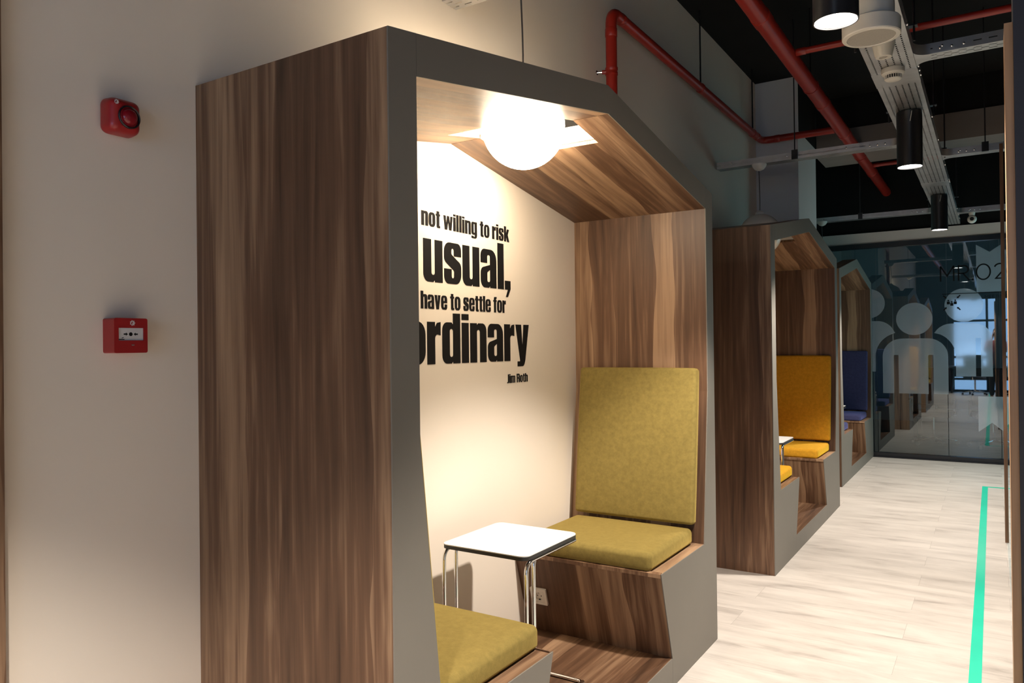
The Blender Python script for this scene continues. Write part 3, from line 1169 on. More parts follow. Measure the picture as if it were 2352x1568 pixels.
# ------------------------------------------------------------------ wall socket under the far bench
def socket():
    t = thing('wall_socket', 'square white power socket on the walnut bench front of the nearest booth', 'socket')
    d = Vector((0, YF - YK, -(ZS - ZP))).normalized()           # down the sloped bench front
    n = Vector((0, -(ZS - ZP), -(YF - YK))).normalized()        # out of the bench front
    ex = n.cross(d) * -1
    c = Vector((-.616, W_ - YF, ZS))
    c = c + d * ((ZS - .300) / -d.z)
    R_ = Matrix((ex, -d, n)).transposed()
    if R_.determinant() < 0:
        R_ = Matrix((-ex, -d, n)).transposed()
    t.matrix_world = Matrix.Translation(c) @ R_.to_4x4()
    pl = lambda k: (lambda s, q, dd: (s, q, k - dd))
    MB().poly(rrect(-.041, -.041, .041, .041, .003), [rrect(-.0275, -.0275, .0275, .0275, .002)], pl(.010), .010).build('socket_frame', 'white_plastic', t)
    MB().poly(rrect(-.0268, -.0268, .0268, .0268, .002), [circle(0, 0, .0205, 36)], pl(.0095), .0094).build('socket_plate', 'white_plastic', t)
    m = MB()
    m.poly(circle(0, 0, .0204, 36), [], pl(.0022), .002)
    m.lathe([(.0204, .002), (.0204, .0095)], (0, 0, 0), 36)
    m.build('socket_well', 'white_plastic', t)
    m = MB()
    for s in (-1, 1):
        m.poly(circle(s * .0095, 0, .0027, 16), [], pl(.0028), .0005)
    m.poly(rrect(-.004, .0155, .004, .0203, .001), [], pl(.006), .003)
    m.poly(rrect(-.004, -.0203, .004, -.0155, .001), [], pl(.006), .003)
    m.build('socket_contacts', 'dark_slot', t)


socket()


# ------------------------------------------------------------------ red sprinkler pipes
PZ = 3.323


def collar(m, p, ax, r, ln):
    c = [p[0], p[1], p[2]]
    c[ax] -= ln / 2
    m.lathe([(r * 1.0, 0), (r * 1.07, .003), (r * 1.07, ln - .003), (r * 1.0, ln)], c, 28, ax={0: 0, 1: 1, 2: 2}[ax])


def pipes():
    t = thing('sprinkler_main', 'thick red sprinkler pipe running down the aisle under the black ceiling', 'pipe', (.055, 0, PZ))
    MB().tube([(0, -5.1, 0), (0, 9.9, 0)], .053, 28).build('pipe', 'red_pipe', t)
    for y in (3.16, 5.02, 6.05, 7.9):
        m = MB()
        collar(m, (0, y, 0), 1, .053, .11)
        m.build('coupling', 'red_pipe', t)
    for y in (2.2, 4.55, 7.0):
        h = MB()
        h.tube([(0, y, .05), (0, y, CEIL - PZ)], .005, 8)
        h.build('hanger', 'black', t)
        h = MB()
        h.lathe([(.0535, -.014), (.057, -.014), (.057, .014), (.0535, .014)], (0, y, 0), 24, ax=1)
        h.build('hanger_ring', 'red_pipe', t)
    for y, x1, lab in ((3.805, 2.3, 'thin red branch pipe crossing the aisle nearest the camera'),
                       (7.54, 2.3, 'thin red branch pipe crossing the aisle behind the middle ceiling cylinder')):
        b = thing('sprinkler_branch', lab, 'pipe', (.055, y, PZ), 0, 'red branch pipes over the aisle')
        MB().tube([(.055, 0, 0), (x1, 0, 0)], .021, 16).build('pipe', 'red_pipe', b)
        m = MB()
        collar(m, (.085, 0, 0), 0, .022, .06)
        m.build('coupling', 'red_pipe', b)
    w = thing('wall_sprinkler_pipe', 'red pipe rising behind the nearest booth and bending along the left wall', 'pipe', (-.632, 2.585, 0))
    r = .0315
    path = fillet([(0, 0, 0.02), (0, 0, PZ + .005), (0, 3.295, PZ + .005), (.63, 3.295, PZ + .005)], .085, 8)
    MB().tube(path, r, 20).build('pipe', 'red_pipe', w)
    for p, ax, ln in (((0, 0, PZ - .12), 2, .05), ((0, .14, PZ + .005), 1, .04), ((0, 3.12, PZ + .005), 1, .06), ((0, 1.55, PZ + .005), 1, .05), ((.14, 3.295, PZ + .005), 0, .05)):
        m = MB()
        collar(m, p, ax, r, ln)
        m.build('coupling', 'red_pipe', w)
    m = MB()
    m.lathe([(r, -.02), (r * 1.12, -.02), (r * 1.12, -.008), (r * 1.04, -.004), (r * 1.04, .004), (r * 1.12, .008), (r * 1.12, .02), (r, .02)], (0, 0, 2.985), 24)
    m.tube([(-.03, -.01, 2.985), (-.05, -.02, 2.985)], .012, 8)
    m.build('pipe_clamp', 'red_pipe', w)
    m = MB()
    m.tube([(-.045, -.018, 2.985), (-.078, -.03, 2.985)], .004, 8)
    m.lathe([(.013, 0), (.013, .004), (0, .005)], (-.0798, -.03, 2.985), 16, ax=0)
    m.build('clamp_screw', 'bolt', w)
    for y, k in ((1.55, 0), (2.98, 0)):
        h = MB()
        h.tube([(0, y, PZ + .03), (0, y, CEIL)], .006, 8)
        h.build('hanger', 'black', w)
        h = MB()
        h.lathe([(r, -.012), (r + .004, -.012), (r + .004, .012), (r, .012)], (0, y, PZ + .005), 20, ax=1)
        h.build('hanger_ring', 'red_pipe', w)


pipes()


# ------------------------------------------------------------------ cable trays
def tray_mesh(m, length, width, height, rows, pitch, slot, slot_w, edge=.012, side_slots=True):
    """perforated trough along +x, centred on y, underside at z = 0"""
    t = .0012
    # bottom: strips between rows of slots
    ys = [-width / 2]
    for k in range(rows):
        c = -width / 2 + edge + (width - 2 * edge) * (k + .5) / rows
        ys += [c - slot_w / 2, c + slot_w / 2]
    ys.append(width / 2)
    for k in range(len(ys) - 1):
        if k % 2 == 0:
            m.face([(0, ys[k], 0), (length, ys[k], 0), (length, ys[k + 1], 0), (0, ys[k + 1], 0)])
        else:
            x = 0.0
            ph = (k // 2 % 2) * pitch / 2
            x = -ph
            while x < length:
                a, b = max(0, x + slot), min(length, x + pitch)
                if b > a:
                    m.face([(a, ys[k], 0), (b, ys[k], 0), (b, ys[k + 1], 0), (a, ys[k + 1], 0)])
                x += pitch
    for s in (-1, 1):
        y = s * width / 2
        zs = [0, height * .42, height * .42 + slot_w, height] if side_slots else [0, height]
        for k in range(len(zs) - 1):
            if k == 1:
                x = 0.0
                while x < length:
                    a, b = x + slot, min(length, x + pitch)
                    if b > a:
                        m.face([(a, y, zs[k]), (b, y, zs[k]), (b, y, zs[k + 1]), (a, y, zs[k + 1])])
                    x += pitch
            else:
                m.face([(0, y, zs[k]), (length, y, zs[k]), (length, y, zs[k + 1]), (0, y, zs[k + 1])])
        m.face([(0, y, height), (length, y, height), (length, y - s * .009, height), (0, y - s * .009, height)])
    return m


def tee(m, w0, s):
    """flared foot of a branch where it meets the main tray, along +x * s from x = 0"""
    hw = w0 / 2
    n = 8
    ys = []
    for k in range(n + 1):
        a = PI / 2 * k / n
        ys.append((s * (.07 - .07 * math.sin(a)), hw + .07 * (1 - math.cos(a))))
    # ys runs from the branch side to the main side
    for (xa, ya), (xb, yb) in zip(ys[:-1], ys[1:]):
        m.face([(xa, -ya, .0003), (xb, -yb, .0003), (xb, yb, .0003), (xa, ya, .0003)])
        for q in (1, -1):
            m.face([(xa, q * ya, 0), (xb, q * yb, 0), (xb, q * yb, .05), (xa, q * ya, .05)])


def bolts(parent, pts):
    for p, ax in pts:
        m = MB()
        m.lathe([(.006, 0), (.006, .004), (.003, .007), (0, .0075)] if ax > 0 else [(0, -.0075), (.003, -.007), (.006, -.004), (.006, 0)], p, 8, ax=1)
        m.build('bolt', 'bolt', parent)


def trays():
    t = thing('cable_tray', 'wide perforated galvanised cable tray running down the aisle', 'cable tray', (.7445, 9.19, TRZ), -PI / 2)
    m = tray_mesh(MB(), 14.3, .21, .06, 6, .026, .015, .007)
    m.build('perforated_trough', 'galv', t, merge=False)
    for x, ln in ((2.7, .2), (5.9, .24), (8.6, .2)):
        q = MB()
        q.box(x, x + ln, -.107, .107, -.0016, -.0004)
        for s in (-1, 1):
            q.box(x, x + ln, s * .1065 - .0008, s * .1065 + .0008, 0, .055)
        q.build('joint_plate', 'galv', t)
    pts = []
    for x in (.35, .62, 1.1, 2.72, 2.78, 2.86, 3.5, 4.4, 5.05, 5.94, 6.02, 6.09, 6.7, 7.3):
        for s in (-1, 1):
            pts.append(((x, s * .1074, .022), s))
    bolts(t, pts)
    for x in (1.6, 3.9, 5.15, 6.55, 8.4):
        h = MB()
        for s in (-1, 1):
            h.tube([(x, s * .125, -.005), (x, s * .125, CEIL - TRZ)], .005, 8)
        h.box(x - .02, x + .02, -.14, .14, .061, .066)
        h.build('hanger', 'lamp_black', t)
    for k, y in enumerate((-.06, -.035, -.01, .02, .05)):
        c = MB()
        c.tube([(.02, y, .0095), (4, y + .008, .0095), (9, y - .006, .0095), (14.2, y, .0095)], .007, 6)
        o = c.build('cable', 'cable')
        tag(o, 'dark cable lying lengthwise in the wide cable tray, glimpsed through its holes', 'cable', 'dark cables in the wide cable tray')
        o.location = (.7445, 9.19, TRZ)
        o.rotation_euler = (0, 0, -PI / 2)

    def branch(y, x0, x1, lab, foot, hang=()):
        """foot: which end joins the main tray (+1 means the x1 end)"""
        b = thing('branch_tray', lab, 'cable tray', (x0, y, TRZ), 0, 'narrow galvanised branch trays')
        L = x1 - x0
        tray_mesh(MB(), L, .094, .052, 3, .062, .034, .006).build('perforated_trough', 'galv', b, merge=False)
        q = MB()
        if foot > 0:
            tee(q, .094, -1)
            for i in range(len(q.v)):
                q.v[i] = (q.v[i][0] + L, q.v[i][1], q.v[i][2])
        else:
            tee(q, .094, 1)
        xa = L - .24 if foot > 0 else .08
        for s in (-1, 1):
            q.box(xa, xa + .16, s * .0485 - .0008, s * .0485 + .0008, .002, .05)
        q.build('tee_joint', 'galv', b)
        pts = []
        for x in (xa + .03, xa + .08, xa + .13):
            for s in (-1, 1):
                pts.append(((x, s * .0495, .02), s))
        for x in [.12 + i * .42 for i in range(int(L / .42))]:
            pts.append(((x, -.0475, .03), -1))
        bolts(b, pts)
        for x in hang:
            h = MB()
            h.tube([(x - x0, -.055, .02), (x - x0, -.055, CEIL - TRZ)], .0045, 8)
            h.box(x - x0 - .022, x - x0 + .022, -.066, -.0485, -.004, .066)
            h.build('hanger', 'lamp_black', b)
        return b
    branch(1.165, -.70, .638, 'narrow galvanised tray high over the nearest booth, mostly above the frame', 1, ())
    branch(4.735, -.69, .638, 'narrow galvanised branch tray over the middle booth carrying its lamp cable', 1, (-.09,))
    branch(8.10, -.60, .638, 'narrow galvanised branch tray over the farthest booth', 1, (-.09,))
    branch(2.93, .851, 2.39, 'narrow galvanised branch tray to the right, nearest the camera', -1, ())
    branch(5.31, .851, 2.39, 'narrow galvanised branch tray to the right behind the middle cylinder lamp', -1, (1.13,))
    branch(8.32, .851, 2.39, 'narrow galvanised branch tray to the right that holds the dome camera', -1, ())


trays()


# ------------------------------------------------------------------ ceiling fittings under the tray
def make_cylinder_lamp():
    t = thing('cylinder_downlight', None, 'lamp')
    r, h = .0705, .335
    m = MB()
    m.lathe([(0, 0), (r - .004, 0), (r, -.004), (r, -h), (r - .004, -h), (r - .005, -h + .012), (r - .010, -h + .016), (0, -h + .018)], seg=48)
    m.build('lamp_body', 'lamp_black', t, sharp=30)
    MB().lathe([(0, -h + .006), (r - .006, -h + .006)], seg=40).build('led_disc', 'disc', t)
    m = MB()
    m.tube([(.02, -r + .01, .0), (.018, -r - .004, -.03), (.01, -r - .006, -.075)], .0022, 6)
    m.build('lead', 'white_plastic', t)
    return t


LAMP_LABELS = [
    ((.735, 1.37), 'black cylinder downlight nearest the camera, its lit face beside the white speaker'),
    ((.748, 3.86), 'black cylinder downlight in the middle of the tray row, with a glowing rim'),
    ((.744, 6.97), 'smallest black cylinder downlight, last on the tray before the glass wall'),
    ((.745, -1.42), None),
    ((.745, -3.9), None),  # added out of view to lift the ambient light
    ((2.7, -3.6), None)]  # added unseen fill lamp for more bounce off the floor
lampo = make_cylinder_lamp()
for i, ((x, y), lab) in enumerate(LAMP_LABELS):
    if i == 0:
        o = lampo
    else:
        o = copy_tree(lampo)
    o.location = (x, y, TRZ - .002)
    if lab is None:
        lab = ['black cylinder downlight just behind the camera, outside the view', 'added unseen cylinder fill lamp in front of the bright window behind the camera', 'added unseen cylinder fill lamp in the far corner behind the camera'][i - 3]
    tag(o, lab, 'lamp', 'black cylinder downlights under the cable tray')
    ld = bpy.data.lights.new('downlight_beam', 'SPOT')
    ld.energy = SPOT_W
    ld.color = (1.0, .91, .82)
    ld.spot_size = math.radians(104)
    ld.spot_blend = .36
    ld.shadow_soft_size = .05
    lo = bpy.data.objects.new('downlight_beam', ld)
    COL.objects.link(lo)
    lo.location = (x, y, TRZ - .36)


def ceiling_bits():
    t = thing('ceiling_speaker', 'round cream ceiling speaker hanging under the tray beside the nearest downlight', 'speaker', (.755, 2.09, TRZ - .001))
    m = MB()
    m.lathe([(0, 0), (.086, 0), (.088, -.003), (.088, -.085), (.088, -.086)], seg=56)
    m.build('speaker_body', 'white_plastic', t)
    m = MB()
    m.lathe([(.080, -.084), (.107, -.084), (.110, -.088), (.110, -.146), (.107, -.150), (.092, -.152), (.090, -.148), (.080, -.147)], seg=56)
    m.build('front_ring', 'white_plastic', t, sharp=30)
    MB().lathe([(0, -.149), (.0905, -.149)], seg=48).build('speaker_grille', 'grille', t)

    t = thing('motion_detector', 'small cream cone-shaped detector under the tray behind the round speaker', 'detector', (.748, 2.58, TRZ - .001))
    m = MB()
    m.lathe([(0, 0), (.050, 0), (.050, -.012), (.048, -.018), (.037, -.068), (.034, -.074), (.020, -.075), (.018, -.071), (0, -.071)], seg=40)
    m.build('detector_body', 'white_plastic', t, sharp=30)
    MB().lathe([(0, -.078), (.010, -.076), (.0175, -.0708)], seg=24).build('detector_lens', 'grille', t)

    t = thing('smoke_detector', 'round white smoke detector with dark slots under the cable tray', 'detector', (.746, 3.0, TRZ - .001))
    m = MB()
    m.lathe([(0, 0), (.054, 0), (.055, -.004), (.054, -.024), (.049, -.030), (.038, -.034)], seg=44)
    m.lathe([(.040, -.052), (.034, -.058), (.020, -.061), (0, -.0615)], seg=44)
    m.build('detector_body', 'white_plastic', t, sharp=30)
    MB().lathe([(.033, -.033), (.033, -.053)], seg=30).build('smoke_chamber', 'dark_slot', t)
    m = MB()
    for k in range(22):
        a = 2 * PI * k / 22
        c, s = math.cos(a), math.sin(a)
        for rr in (.0385,):
            m.tube([(c * rr, s * rr, -.032), (c * rr, s * rr, -.054)], .0022, 6)
    m.build('slot_ribs', 'white_plastic', t)

    t = thing('dome_camera', 'small white security camera under the last branch tray by the glass wall', 'camera', (.985, 8.32, TRZ - .001))
    m = MB()
    m.lathe([(0, 0), (.030, 0), (.030, -.02), (.022, -.045), (0, -.045)], seg=28)
    m.build('mount', 'white_plastic', t)
    m = MB()
    R_ = .045
    m.lathe([(0, R_)] + [(R_ * math.sin(a), R_ * math.cos(a)) for a in [PI * k / 24 for k in range(1, 19)]] + [(.030, -R_ * .72), (0, -R_ * .72)], (0, 0, 0), 32, ax=1)
    m.build('camera_ball', 'white_plastic', t, loc=(0, -.006, -.075))
    m = MB()
    m.lathe([(0, 0), (.020, .002), (.020, .012)], (0, -.045, -.075), 24, ax=1)
    m.build('camera_lens', 'dark_slot', t)


ceiling_bits()

# ------------------------------------------------------------------ floor tape
tp = MB()
tp.poly([(1.052, -5.0), (1.100, -5.0), (1.100, 7.53), (1.052, 7.53)], [], lambda s, q, d: (s, q, .0008 - d), 0)
tp.poly([(1.1005, 7.482), (2.6, 7.482), (2.6, 7.53), (1.1005, 7.53)], [], lambda s, q, d: (s, q, .0008 - d), 0)
tag(tp.build('floor_tape', 'tape', merge=False), 'bright green marking tape on the pale floor along the aisle', 'tape')


# ------------------------------------------------------------------ decals on the glass wall
FY = GY + .0275     # front face of the panes


def on_glass(s, z, d):
    return (s, FY + d, z)


def arc(cx, cz, r, a0, a1, n=14):
    return [(cx + r * math.cos(math.radians(a0 + (a1 - a0) * k / n)), cz + r * math.sin(math.radians(a0 + (a1 - a0) * k / n))) for k in range(n + 1)]


def pictograms():
    rs = .22
    t = thing('person_pictogram', 'frosted pictogram of a person in the middle of the glass wall', 'glass decal', (0, 0, 0), 0, 'frosted people pictograms on the glass wall')
    MB().poly(circle(.343, 1.722, .199, 56), [], on_glass, 0).build('pictogram_head', 'film', t, merge=False)
    body = rp([(-.013, .80), (.112, .80), (.112, 1.278, .012), (.165, 1.278, .012), (.165, .80), (.49, .80), (.49, 1.278, .012), (.545, 1.278, .012), (.545, .80), (.702, .80), (.702, 1.481, rs), (-.013, 1.481, rs)], 12)
    MB().poly(body, [], on_glass, 0).build('pictogram_body', 'film', t, merge=False)
    # right one, its shoulder cut away round the middle one
    t = thing('person_pictogram', 'frosted pictogram of a person on the right of the glass wall, behind the middle one', 'glass decal', (0, 0, 0), 0, 'frosted people pictograms on the glass wall')
    MB().poly(circle(.870, 1.872, .200, 56), [], on_glass, 0).build('pictogram_head', 'film', t, merge=False)
    cut = arc(.482, 1.261, .30, 0, 62)
    body = cut + [(.555, 1.545)] + arc(.74, 1.455, .20, 150, 90, 8) + arc(.957, 1.455, .20, 90, 0) + [(1.157, 1.02), (1.039, 1.02), (1.039, 1.476), (.987, 1.476), (.987, 1.02), (.782, 1.02)]
    MB().poly(body, [], on_glass, 0).build('pictogram_body', 'film', t, merge=False)
    t = thing('person_pictogram', 'frosted pictogram of a person half hidden by the farthest booth', 'glass decal', (0, 0, 0), 0, 'frosted people pictograms on the glass wall')
    MB().poly(circle(-.165, 1.93, .185, 56), [], on_glass, 0).build('pictogram_head', 'film', t, merge=False)
    cut = arc(.207, 1.261, .30, 180, 112)
    body = [(-.093, 1.069)] + cut + [(.135, 1.555)] + arc(-.075, 1.50, .207, 20, 90, 10) + [(-.40, 1.707)] + [(-.60, 1.5), (-.60, 1.069)]
    MB().poly(body, [], on_glass, 0).build('pictogram_body', 'film', t, merge=False)
    t = thing('ribbon_pictogram', 'frosted ribbon band with notched ends at the right of the glass wall', 'glass decal')
    MB().poly([(1.004, 2.585), (1.141, 2.49), (1.275, 2.585), (1.275, 2.02), (1.004, 2.02)], [], on_glass, 0).build('ribbon_top', 'film', t, merge=False)
    MB().poly([(1.004, .785), (1.275, .785), (1.275, .363), (1.141, .477), (1.004, .363)], [], on_glass, 0).build('ribbon_tail', 'film', t, merge=False)


def room_sign():
    t = thing('room_sign', 'thin black MR.02 lettering with a line and meeting icon on the glass wall', 'sign')
    H, w = .187, .0165
    z0 = 2.165
    ink = 'ink'
    pl = lambda s, z, d: (s, GY + .0260 + d, z)
    L = MB()
    def st(p):
        L.poly(stroke(p, w), [], pl, .0005)
    def done():
        L.build('letter', ink, t, merge=False)
        return MB()
    a, b = .634, .772
    st([(a, z0), (a, z0 + H)])
    st([(a, z0 + H - .004), ((a + b) / 2, z0 + .065), (b, z0 + H - .004)])
    st([(b, z0 + H), (b, z0)])
    L = done()
    a = .822
    st([(a, z0), (a, z0 + H)])
    bowl = [(a, z0 + H - w / 2), (a + .055, z0 + H - w / 2)] + [(a + .055 + .045 * math.cos(k), z0 + H - .053 + .045 * math.sin(k)) for k in [PI / 2 - PI * i / 12 for i in range(13)]] + [(a, z0 + H - .098)]
    st(bowl)
    st([(a + .045, z0 + H - .098), (a + .112, z0)])
    L = done()
    L.poly(circle(.967, z0 + .010, .0125, 20), [], pl, .0005)
    L = done()
    L.poly([(1.075 + .077 * math.cos(2 * PI * k / 40), z0 + .0935 + .098 * math.sin(2 * PI * k / 40)) for k in range(40)],
           [[(1.075 + .061 * math.cos(2 * PI * k / 40), z0 + .0935 + .082 * math.sin(2 * PI * k / 40)) for k in range(40)]], pl, .0005)
    L = done()
    two = [(1.188, z0 + .145)] + [(1.241 + .052 * math.cos(k), z0 + .138 + .042 * math.sin(k)) for k in [math.radians(165 - 205 * i / 14) for i in range(15)]] + [(1.198, z0 + .009), (1.305, z0 + .009)]
    st(two)
    done()
    q = MB()
    q.poly([(.648, 2.008), (1.62, 2.008), (1.62, 2.016), (.648, 2.016)], [], pl, .0005)
    q.build('rule_line', ink, t, merge=False)
    q = MB()
    z, h, k = 1.945, .036, .0042
    def s2(p):
        q.poly(stroke(p, k), [], pl, .0005)
    x = 1.088
    for ch in 'MEETING':
        if ch == 'M':
            s2([(x, z), (x, z + h), (x + .016, z + .012), (x + .032, z + h), (x + .032, z)])
            x += .046
        elif ch == 'E':
            s2([(x + .018, z + k / 2), (x, z + k / 2), (x, z + h - k / 2), (x + .018, z + h - k / 2)])
            s2([(x, z + h / 2), (x + .016, z + h / 2)])
            x += .030
        elif ch == 'T':
            s2([(x, z + h - k / 2), (x + .024, z + h - k / 2)])
            s2([(x + .012, z + h), (x + .012, z)])
            x += .033
        elif ch == 'I':
            s2([(x, z), (x, z + h)])
            x += .014
        elif ch == 'N':
            s2([(x, z), (x, z + h), (x + .024, z), (x + .024, z + h)])
            x += .038
        else:
            s2([(x + .026, z + h * .8), (x + .013, z + h - k / 2), (x, z + h / 2), (x + .013, z + k / 2), (x + .026, z + h * .3), (x + .026, z + h / 2), (x + .015, z + h / 2)])
    q.build('room_name', ink, t, merge=False)
    q = MB()
    def arrow(x, z, dx, dz):
        d = Vector((dx, dz)).normalized()
        n = Vector((-d.y, d.x))
        P = Vector((x, z))
        o = [P, P - d * .024 + n * .017, P - d * .020 + n * .007, P - d * .052 + n * .007, P - d * .052 - n * .007, P - d * .020 - n * .007, P - d * .024 - n * .017]
        q.poly([tuple(p) for p in o], [], pl, .0005)
    cx, cz = .748, 1.905
    for sx in (-1, 1):
        for sz in (-1, 1):
            arrow(cx + sx * .052, cz + sz * .052, -sx, -sz)
    for dx, dz in ((-.036, .012), (.036, .012), (0, -.006)):
        q.poly(circle(cx + dx, cz + dz + .016, .0095, 16), [], pl, .0005)
        q.poly(rp([(cx + dx - .016, cz + dz - .030), (cx + dx + .016, cz + dz - .030), (cx + dx + .016, cz + dz + .004, .007), (cx + dx - .016, cz + dz + .004, .007)]), [], pl, .0005)
    q.build('meeting_icon', ink, t, merge=False)


pictograms()
room_sign()


# ------------------------------------------------------------------ beyond the glass, and behind the camera
def make_chair():
    t = thing('office_chair', None, 'chair')
    m = MB()
    for k in range(5):
        a = 2 * PI * k / 5 + .3
        c, s = math.cos(a), math.sin(a)
        m.tube([(0, 0, .10), (c * .15, s * .15, .085), (c * .29, s * .29, .062)], [.018, .014, .010], 8)
    m.tube([(0, 0, .07), (0, 0, .40)], .021, 12)
    m.build('star_base', 'chrome', t)
    for k in range(5):
        a = 2 * PI * k / 5 + .3
        q = MB()
        q.lathe([(0, -.012), (.022, -.012), (.026, -.008), (.026, .008), (.022, .012), (0, .012)], (math.cos(a) * .29, math.sin(a) * .29, .027), 16, ax=1)
        q.build('caster', 'lamp_black', t)
    s = bm_obj('seat', cushion(.47, .46, .075, .03, .01), 'cloth_dark', t)
    s.location = (0, 0, .40)
    bk = bm_obj('backrest', cushion(.44, .52, .05, .022, .008), 'cloth_dark', t)
    bk.matrix_local = Matrix.Translation((0, .225, .80)) @ Matrix.Rotation(math.radians(84), 4, 'X')
    m = MB()
    m.tube(fillet([(0, .08, .41), (0, .262, .41), (0, .262, .70)], .05), .014, 8)
    m.build('back_bracket', 'chrome', t)
    for sx in (-1, 1):
        q = MB()
        q.tube(fillet([(sx * .22, .0, .42), (sx * .27, .0, .42), (sx * .27, .0, .64), (sx * .27, -.20, .64)], .04), .012, 8)
        q.build('armrest', 'lamp_black', t)
    return t


def make_desk(L, D, H, lab):
    t = thing('meeting_table', lab, 'table')
    MB().poly(rrect(-L / 2, -D / 2, L / 2, D / 2, .03), [], lambda s, q, d: (s, q, H - d), .03).build('table_top', 'table_dark', t)
    for sx in (-1, 1):
        for sy in (-1, 1):
            m = MB()
            x, y = sx * (L / 2 - .09), sy * (D / 2 - .09)
            m.box(x - .025, x + .025, y - .025, y + .025, 0, H - .03)
            m.build('leg', 'lamp_black', t)
    m = MB()
    m.box(-L / 2 + .12, L / 2 - .12, -.012, .012, H - .30, H - .03)
    m.build('modesty_panel', 'table_dark', t)
    return t


d1 = make_desk(2.4, 1.0, .74, 'dark meeting table behind the glass wall')
d1.location = (1.3, 11.6, 0)
d2 = make_desk(2.4, .75, .74, 'dark table before the bright window behind the camera, seen only reflected')
d2.location = (1.3, -4.6, 0)
ch = make_chair()
CH = [((.45, 10.75), PI * .98, 'office chair with chrome star base behind the glass wall, leftmost at the table'),
      ((1.15, 10.72), PI * 1.04, 'office chair with chrome star base behind the glass wall, second along the table'),
      ((1.9, 10.75), PI, 'office chair with chrome star base behind the glass wall, rightmost at the table'),
      ((.75, -3.8), PI + .2, 'left office chair at the dark table behind the camera, seen only reflected'),
      ((1.75, -3.85), PI - .3, 'right office chair at the dark table behind the camera, seen only reflected')]
for i, ((x, y), rz, lab) in enumerate(CH):
    o = ch if i == 0 else copy_tree(ch)
    o.location = (x, y, 0)
    o.rotation_euler = (0, 0, rz - PI if y > 0 else rz - PI)
    tag(o, lab, 'chair', 'office chairs with chrome star bases')


# ------------------------------------------------------------------ the photographer, seen only as a reflection in the glass wall
def skin_mesh(name, verts, edges, radii, mat, parent, sub=2):
    me = bpy.data.meshes.new(name)
    me.from_pydata(verts, edges, [])
    o = bpy.data.objects.new(name, me)
    COL.objects.link(o)
    o.modifiers.new('skin', 'SKIN')
    if not me.skin_vertices:
        bm = bmesh.new()
        bm.from_mesh(me)
        bm.verts.layers.skin.verify()
        bm.to_mesh(me)
        bm.free()
    for i, sv in enumerate(me.skin_vertices[0].data):
        r = radii[i]
        sv.radius = r if isinstance(r, tuple) else (r, r)
        sv.use_root = (i == 0)
    md = o.modifiers.new('sub', 'SUBSURF')
    md.levels = md.render_levels = sub
    dg = bpy.context.evaluated_depsgraph_get()
    ev = o.evaluated_get(dg)
    out = bpy.data.meshes.new_from_object(ev)
    out.name = name
    bpy.data.objects.remove(o)
    for p in out.polygons:
        p.use_smooth = True
    out.materials.clear()
    out.materials.append(M[mat])
    r_ = bpy.data.objects.new(name, out)
    COL.objects.link(r_)
    r_.parent = parent
    return r_


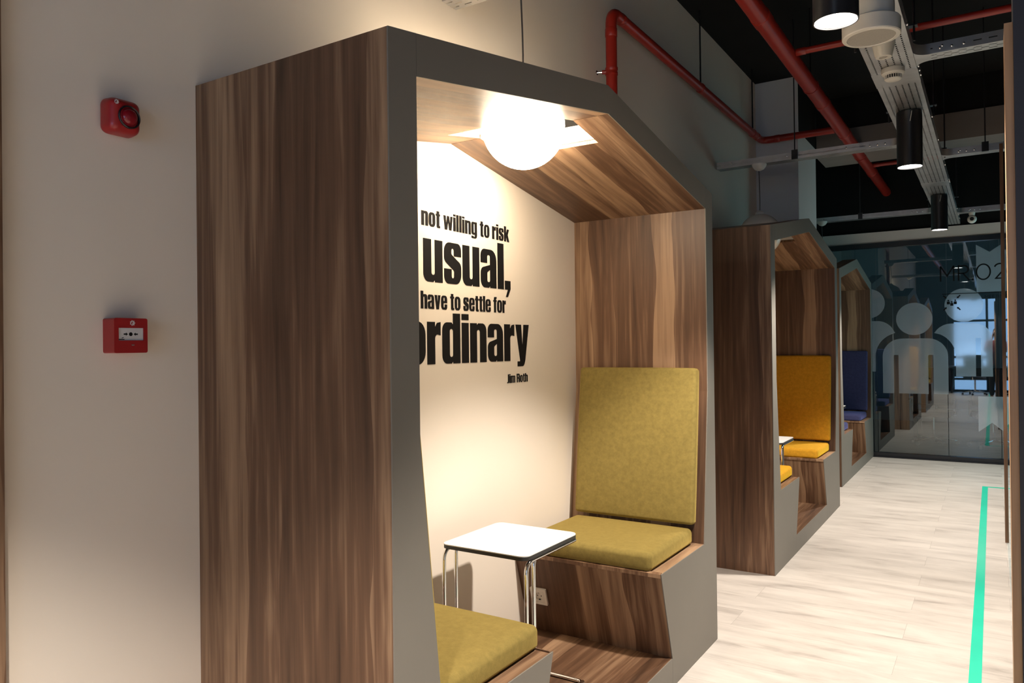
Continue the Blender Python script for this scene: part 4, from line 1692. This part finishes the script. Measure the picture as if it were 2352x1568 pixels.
def photographer():
    t = thing('person', 'person in dark red top holding up a camera, reflected in the glass', 'person', (1.24, -1.80, 0))
    # faces +y ; z up
    V, E, R_ = [], [], []
    def chain(pts, start=None):
        prev = start
        for p, r in pts:
            V.append(p)
            R_.append(r)
            i = len(V) - 1
            if prev is not None:
                E.append((prev, i))
            prev = i
        return prev
    pel = chain([((0, 0, .94), (.16, .115))])
    waist = chain([((0, .0, 1.08), (.145, .10)), ((0, .0, 1.25), (.165, .115)), ((0, -.01, 1.37), (.165, .10))], pel)
    neck = chain([((0, -.005, 1.43), .06), ((0, .005, 1.49), .055)], waist)
    chain([((0, .025, 1.54), (.064, .074)), ((0, .025, 1.62), (.077, .096)), ((0, .015, 1.70), (.066, .082))], neck)
    for sx in (-1, 1):
        chain([((sx * .095, 0, .86), .085), ((sx * .10, .01, .68), .075), ((sx * .105, .02, .48), .056), ((sx * .11, .0, .34), .055), ((sx * .115, -.02, .09), .036), ((sx * .12, .06, .035), (.042, .03)), ((sx * .125, .14, .03), (.04, .022))], pel)
        sh = chain([((sx * .17, -.005, 1.39), .058), ((sx * .205, .01, 1.29), .047), ((sx * .22, .08, 1.17), .039), ((sx * .155, .18, 1.34), .034), ((sx * .088, .245, 1.515), .024)], waist)
        palm = chain([((sx * .070, .265, 1.575), (.030, .018))], sh)
        for k in range(4):
            dx = sx * (.075 - k * .013)
            chain([((dx, .288, 1.602 + k * .004), .009), ((dx - sx * .014, .306, 1.614 + k * .003), .008), ((dx - sx * .026, .308, 1.614), .007)], palm)
        chain([((sx * .055, .250, 1.562), .010), ((sx * .038, .255, 1.568), .008)], palm)
    skin_mesh('body', V, E, R_, 'skin', t)
    # clothes
    V, E, R_ = [], [], []
    c = chain([((0, 0, .80), (.178, .132))])
    w_ = chain([((0, 0, .93), (.176, .130)), ((0, 0, 1.08), (.165, .12)), ((0, 0, 1.25), (.185, .135)), ((0, -.01, 1.375), (.18, .115)), ((0, 0, 1.44), (.085, .075))], c)
    for sx in (-1, 1):
        chain([((sx * .175, -.005, 1.392), .070), ((sx * .21, .01, 1.29), .060), ((sx * .222, .08, 1.175), .052), ((sx * .165, .165, 1.30), .046), ((sx * .112, .218, 1.44), .036)], 4)
    skin_mesh('shirt', V, E, R_, 'shirt', t)
    V, E, R_ = [], [], []
    c = chain([((0, 0, .985), (.168, .122)), ((0, 0, .93), (.172, .126))])
    for sx in (-1, 1):
        chain([((sx * .095, 0, .86), .102), ((sx * .10, .01, .68), .088), ((sx * .105, .02, .48), .070), ((sx * .11, .0, .34), .066), ((sx * .115, -.015, .10), .056)], c)
    skin_mesh('trousers', V, E, R_, 'trouser', t)
    for sx in (-1, 1):
        V, E, R_ = [], [], []
        chain([((sx * .116, -.03, .055), (.046, .046)), ((sx * .12, .05, .040), (.048, .036)), ((sx * .126, .15, .030), (.044, .026)), ((sx * .128, .19, .027), (.030, .018))])
        skin_mesh('shoe', V, E, R_, 'lamp_black', t)
    V, E, R_ = [], [], []
    chain([((0, -.03, 1.58), (.072, .060)), ((0, -.022, 1.66), (.083, .080)), ((0, .005, 1.735), (.072, .075))])
    skin_mesh('hair', V, E, R_, 'hair', t)
    m = MB()
    m.lathe([(0, 0), (.009, .002), (.012, .012), (0, .02)], (0, .118, 1.615), 12, ax=1)
    m.build('nose', 'skin', t)
    for sx in (-1, 1):
        m = MB()
        m.lathe([(0, 0), (.016, .003), (.018, .01), (0, .014)], (sx * .078 - (.014 if sx < 0 else 0), .02, 1.625), 12, ax=0)
        m.build('ear', 'skin', t)
    for sx in (-1, 1):
        m = MB()
        m.lathe([(0, -.011), (.008, -.008), (.011, 0), (.008, .008), (0, .011)], (sx * .032, .104, 1.632), 14)
        m.build('eye', 'white_top', t)
    m = MB()
    m.tube([(-.024, .100, 1.562), (0, .109, 1.560), (.024, .100, 1.562)], [.003, .006, .003], 8)
    m.build('mouth', 'red_dome', t)
    cam_t = thing('photo_camera', 'black photo camera held at eye height by the reflected person', 'camera', (1.24, -1.80 + .285, 1.60))
    m = MB()
    m.poly(rrect(-.062, -.038, .062, .042, .010), [], lambda s_, z, d: (s_, .02 - d, z), .045)
    m.build('camera_body', 'lamp_black', cam_t)
    m = MB()
    m.lathe([(.034, .02), (.036, .024), (.036, .07), (.031, .074), (.028, .068), (0, .066)], (0, 0, 0), 28, ax=1)
    m.build('lens', 'lamp_black', cam_t)
    MB().box(-.022, .022, -.02, .015, .042, .060).build('viewfinder', 'lamp_black', cam_t)


photographer()
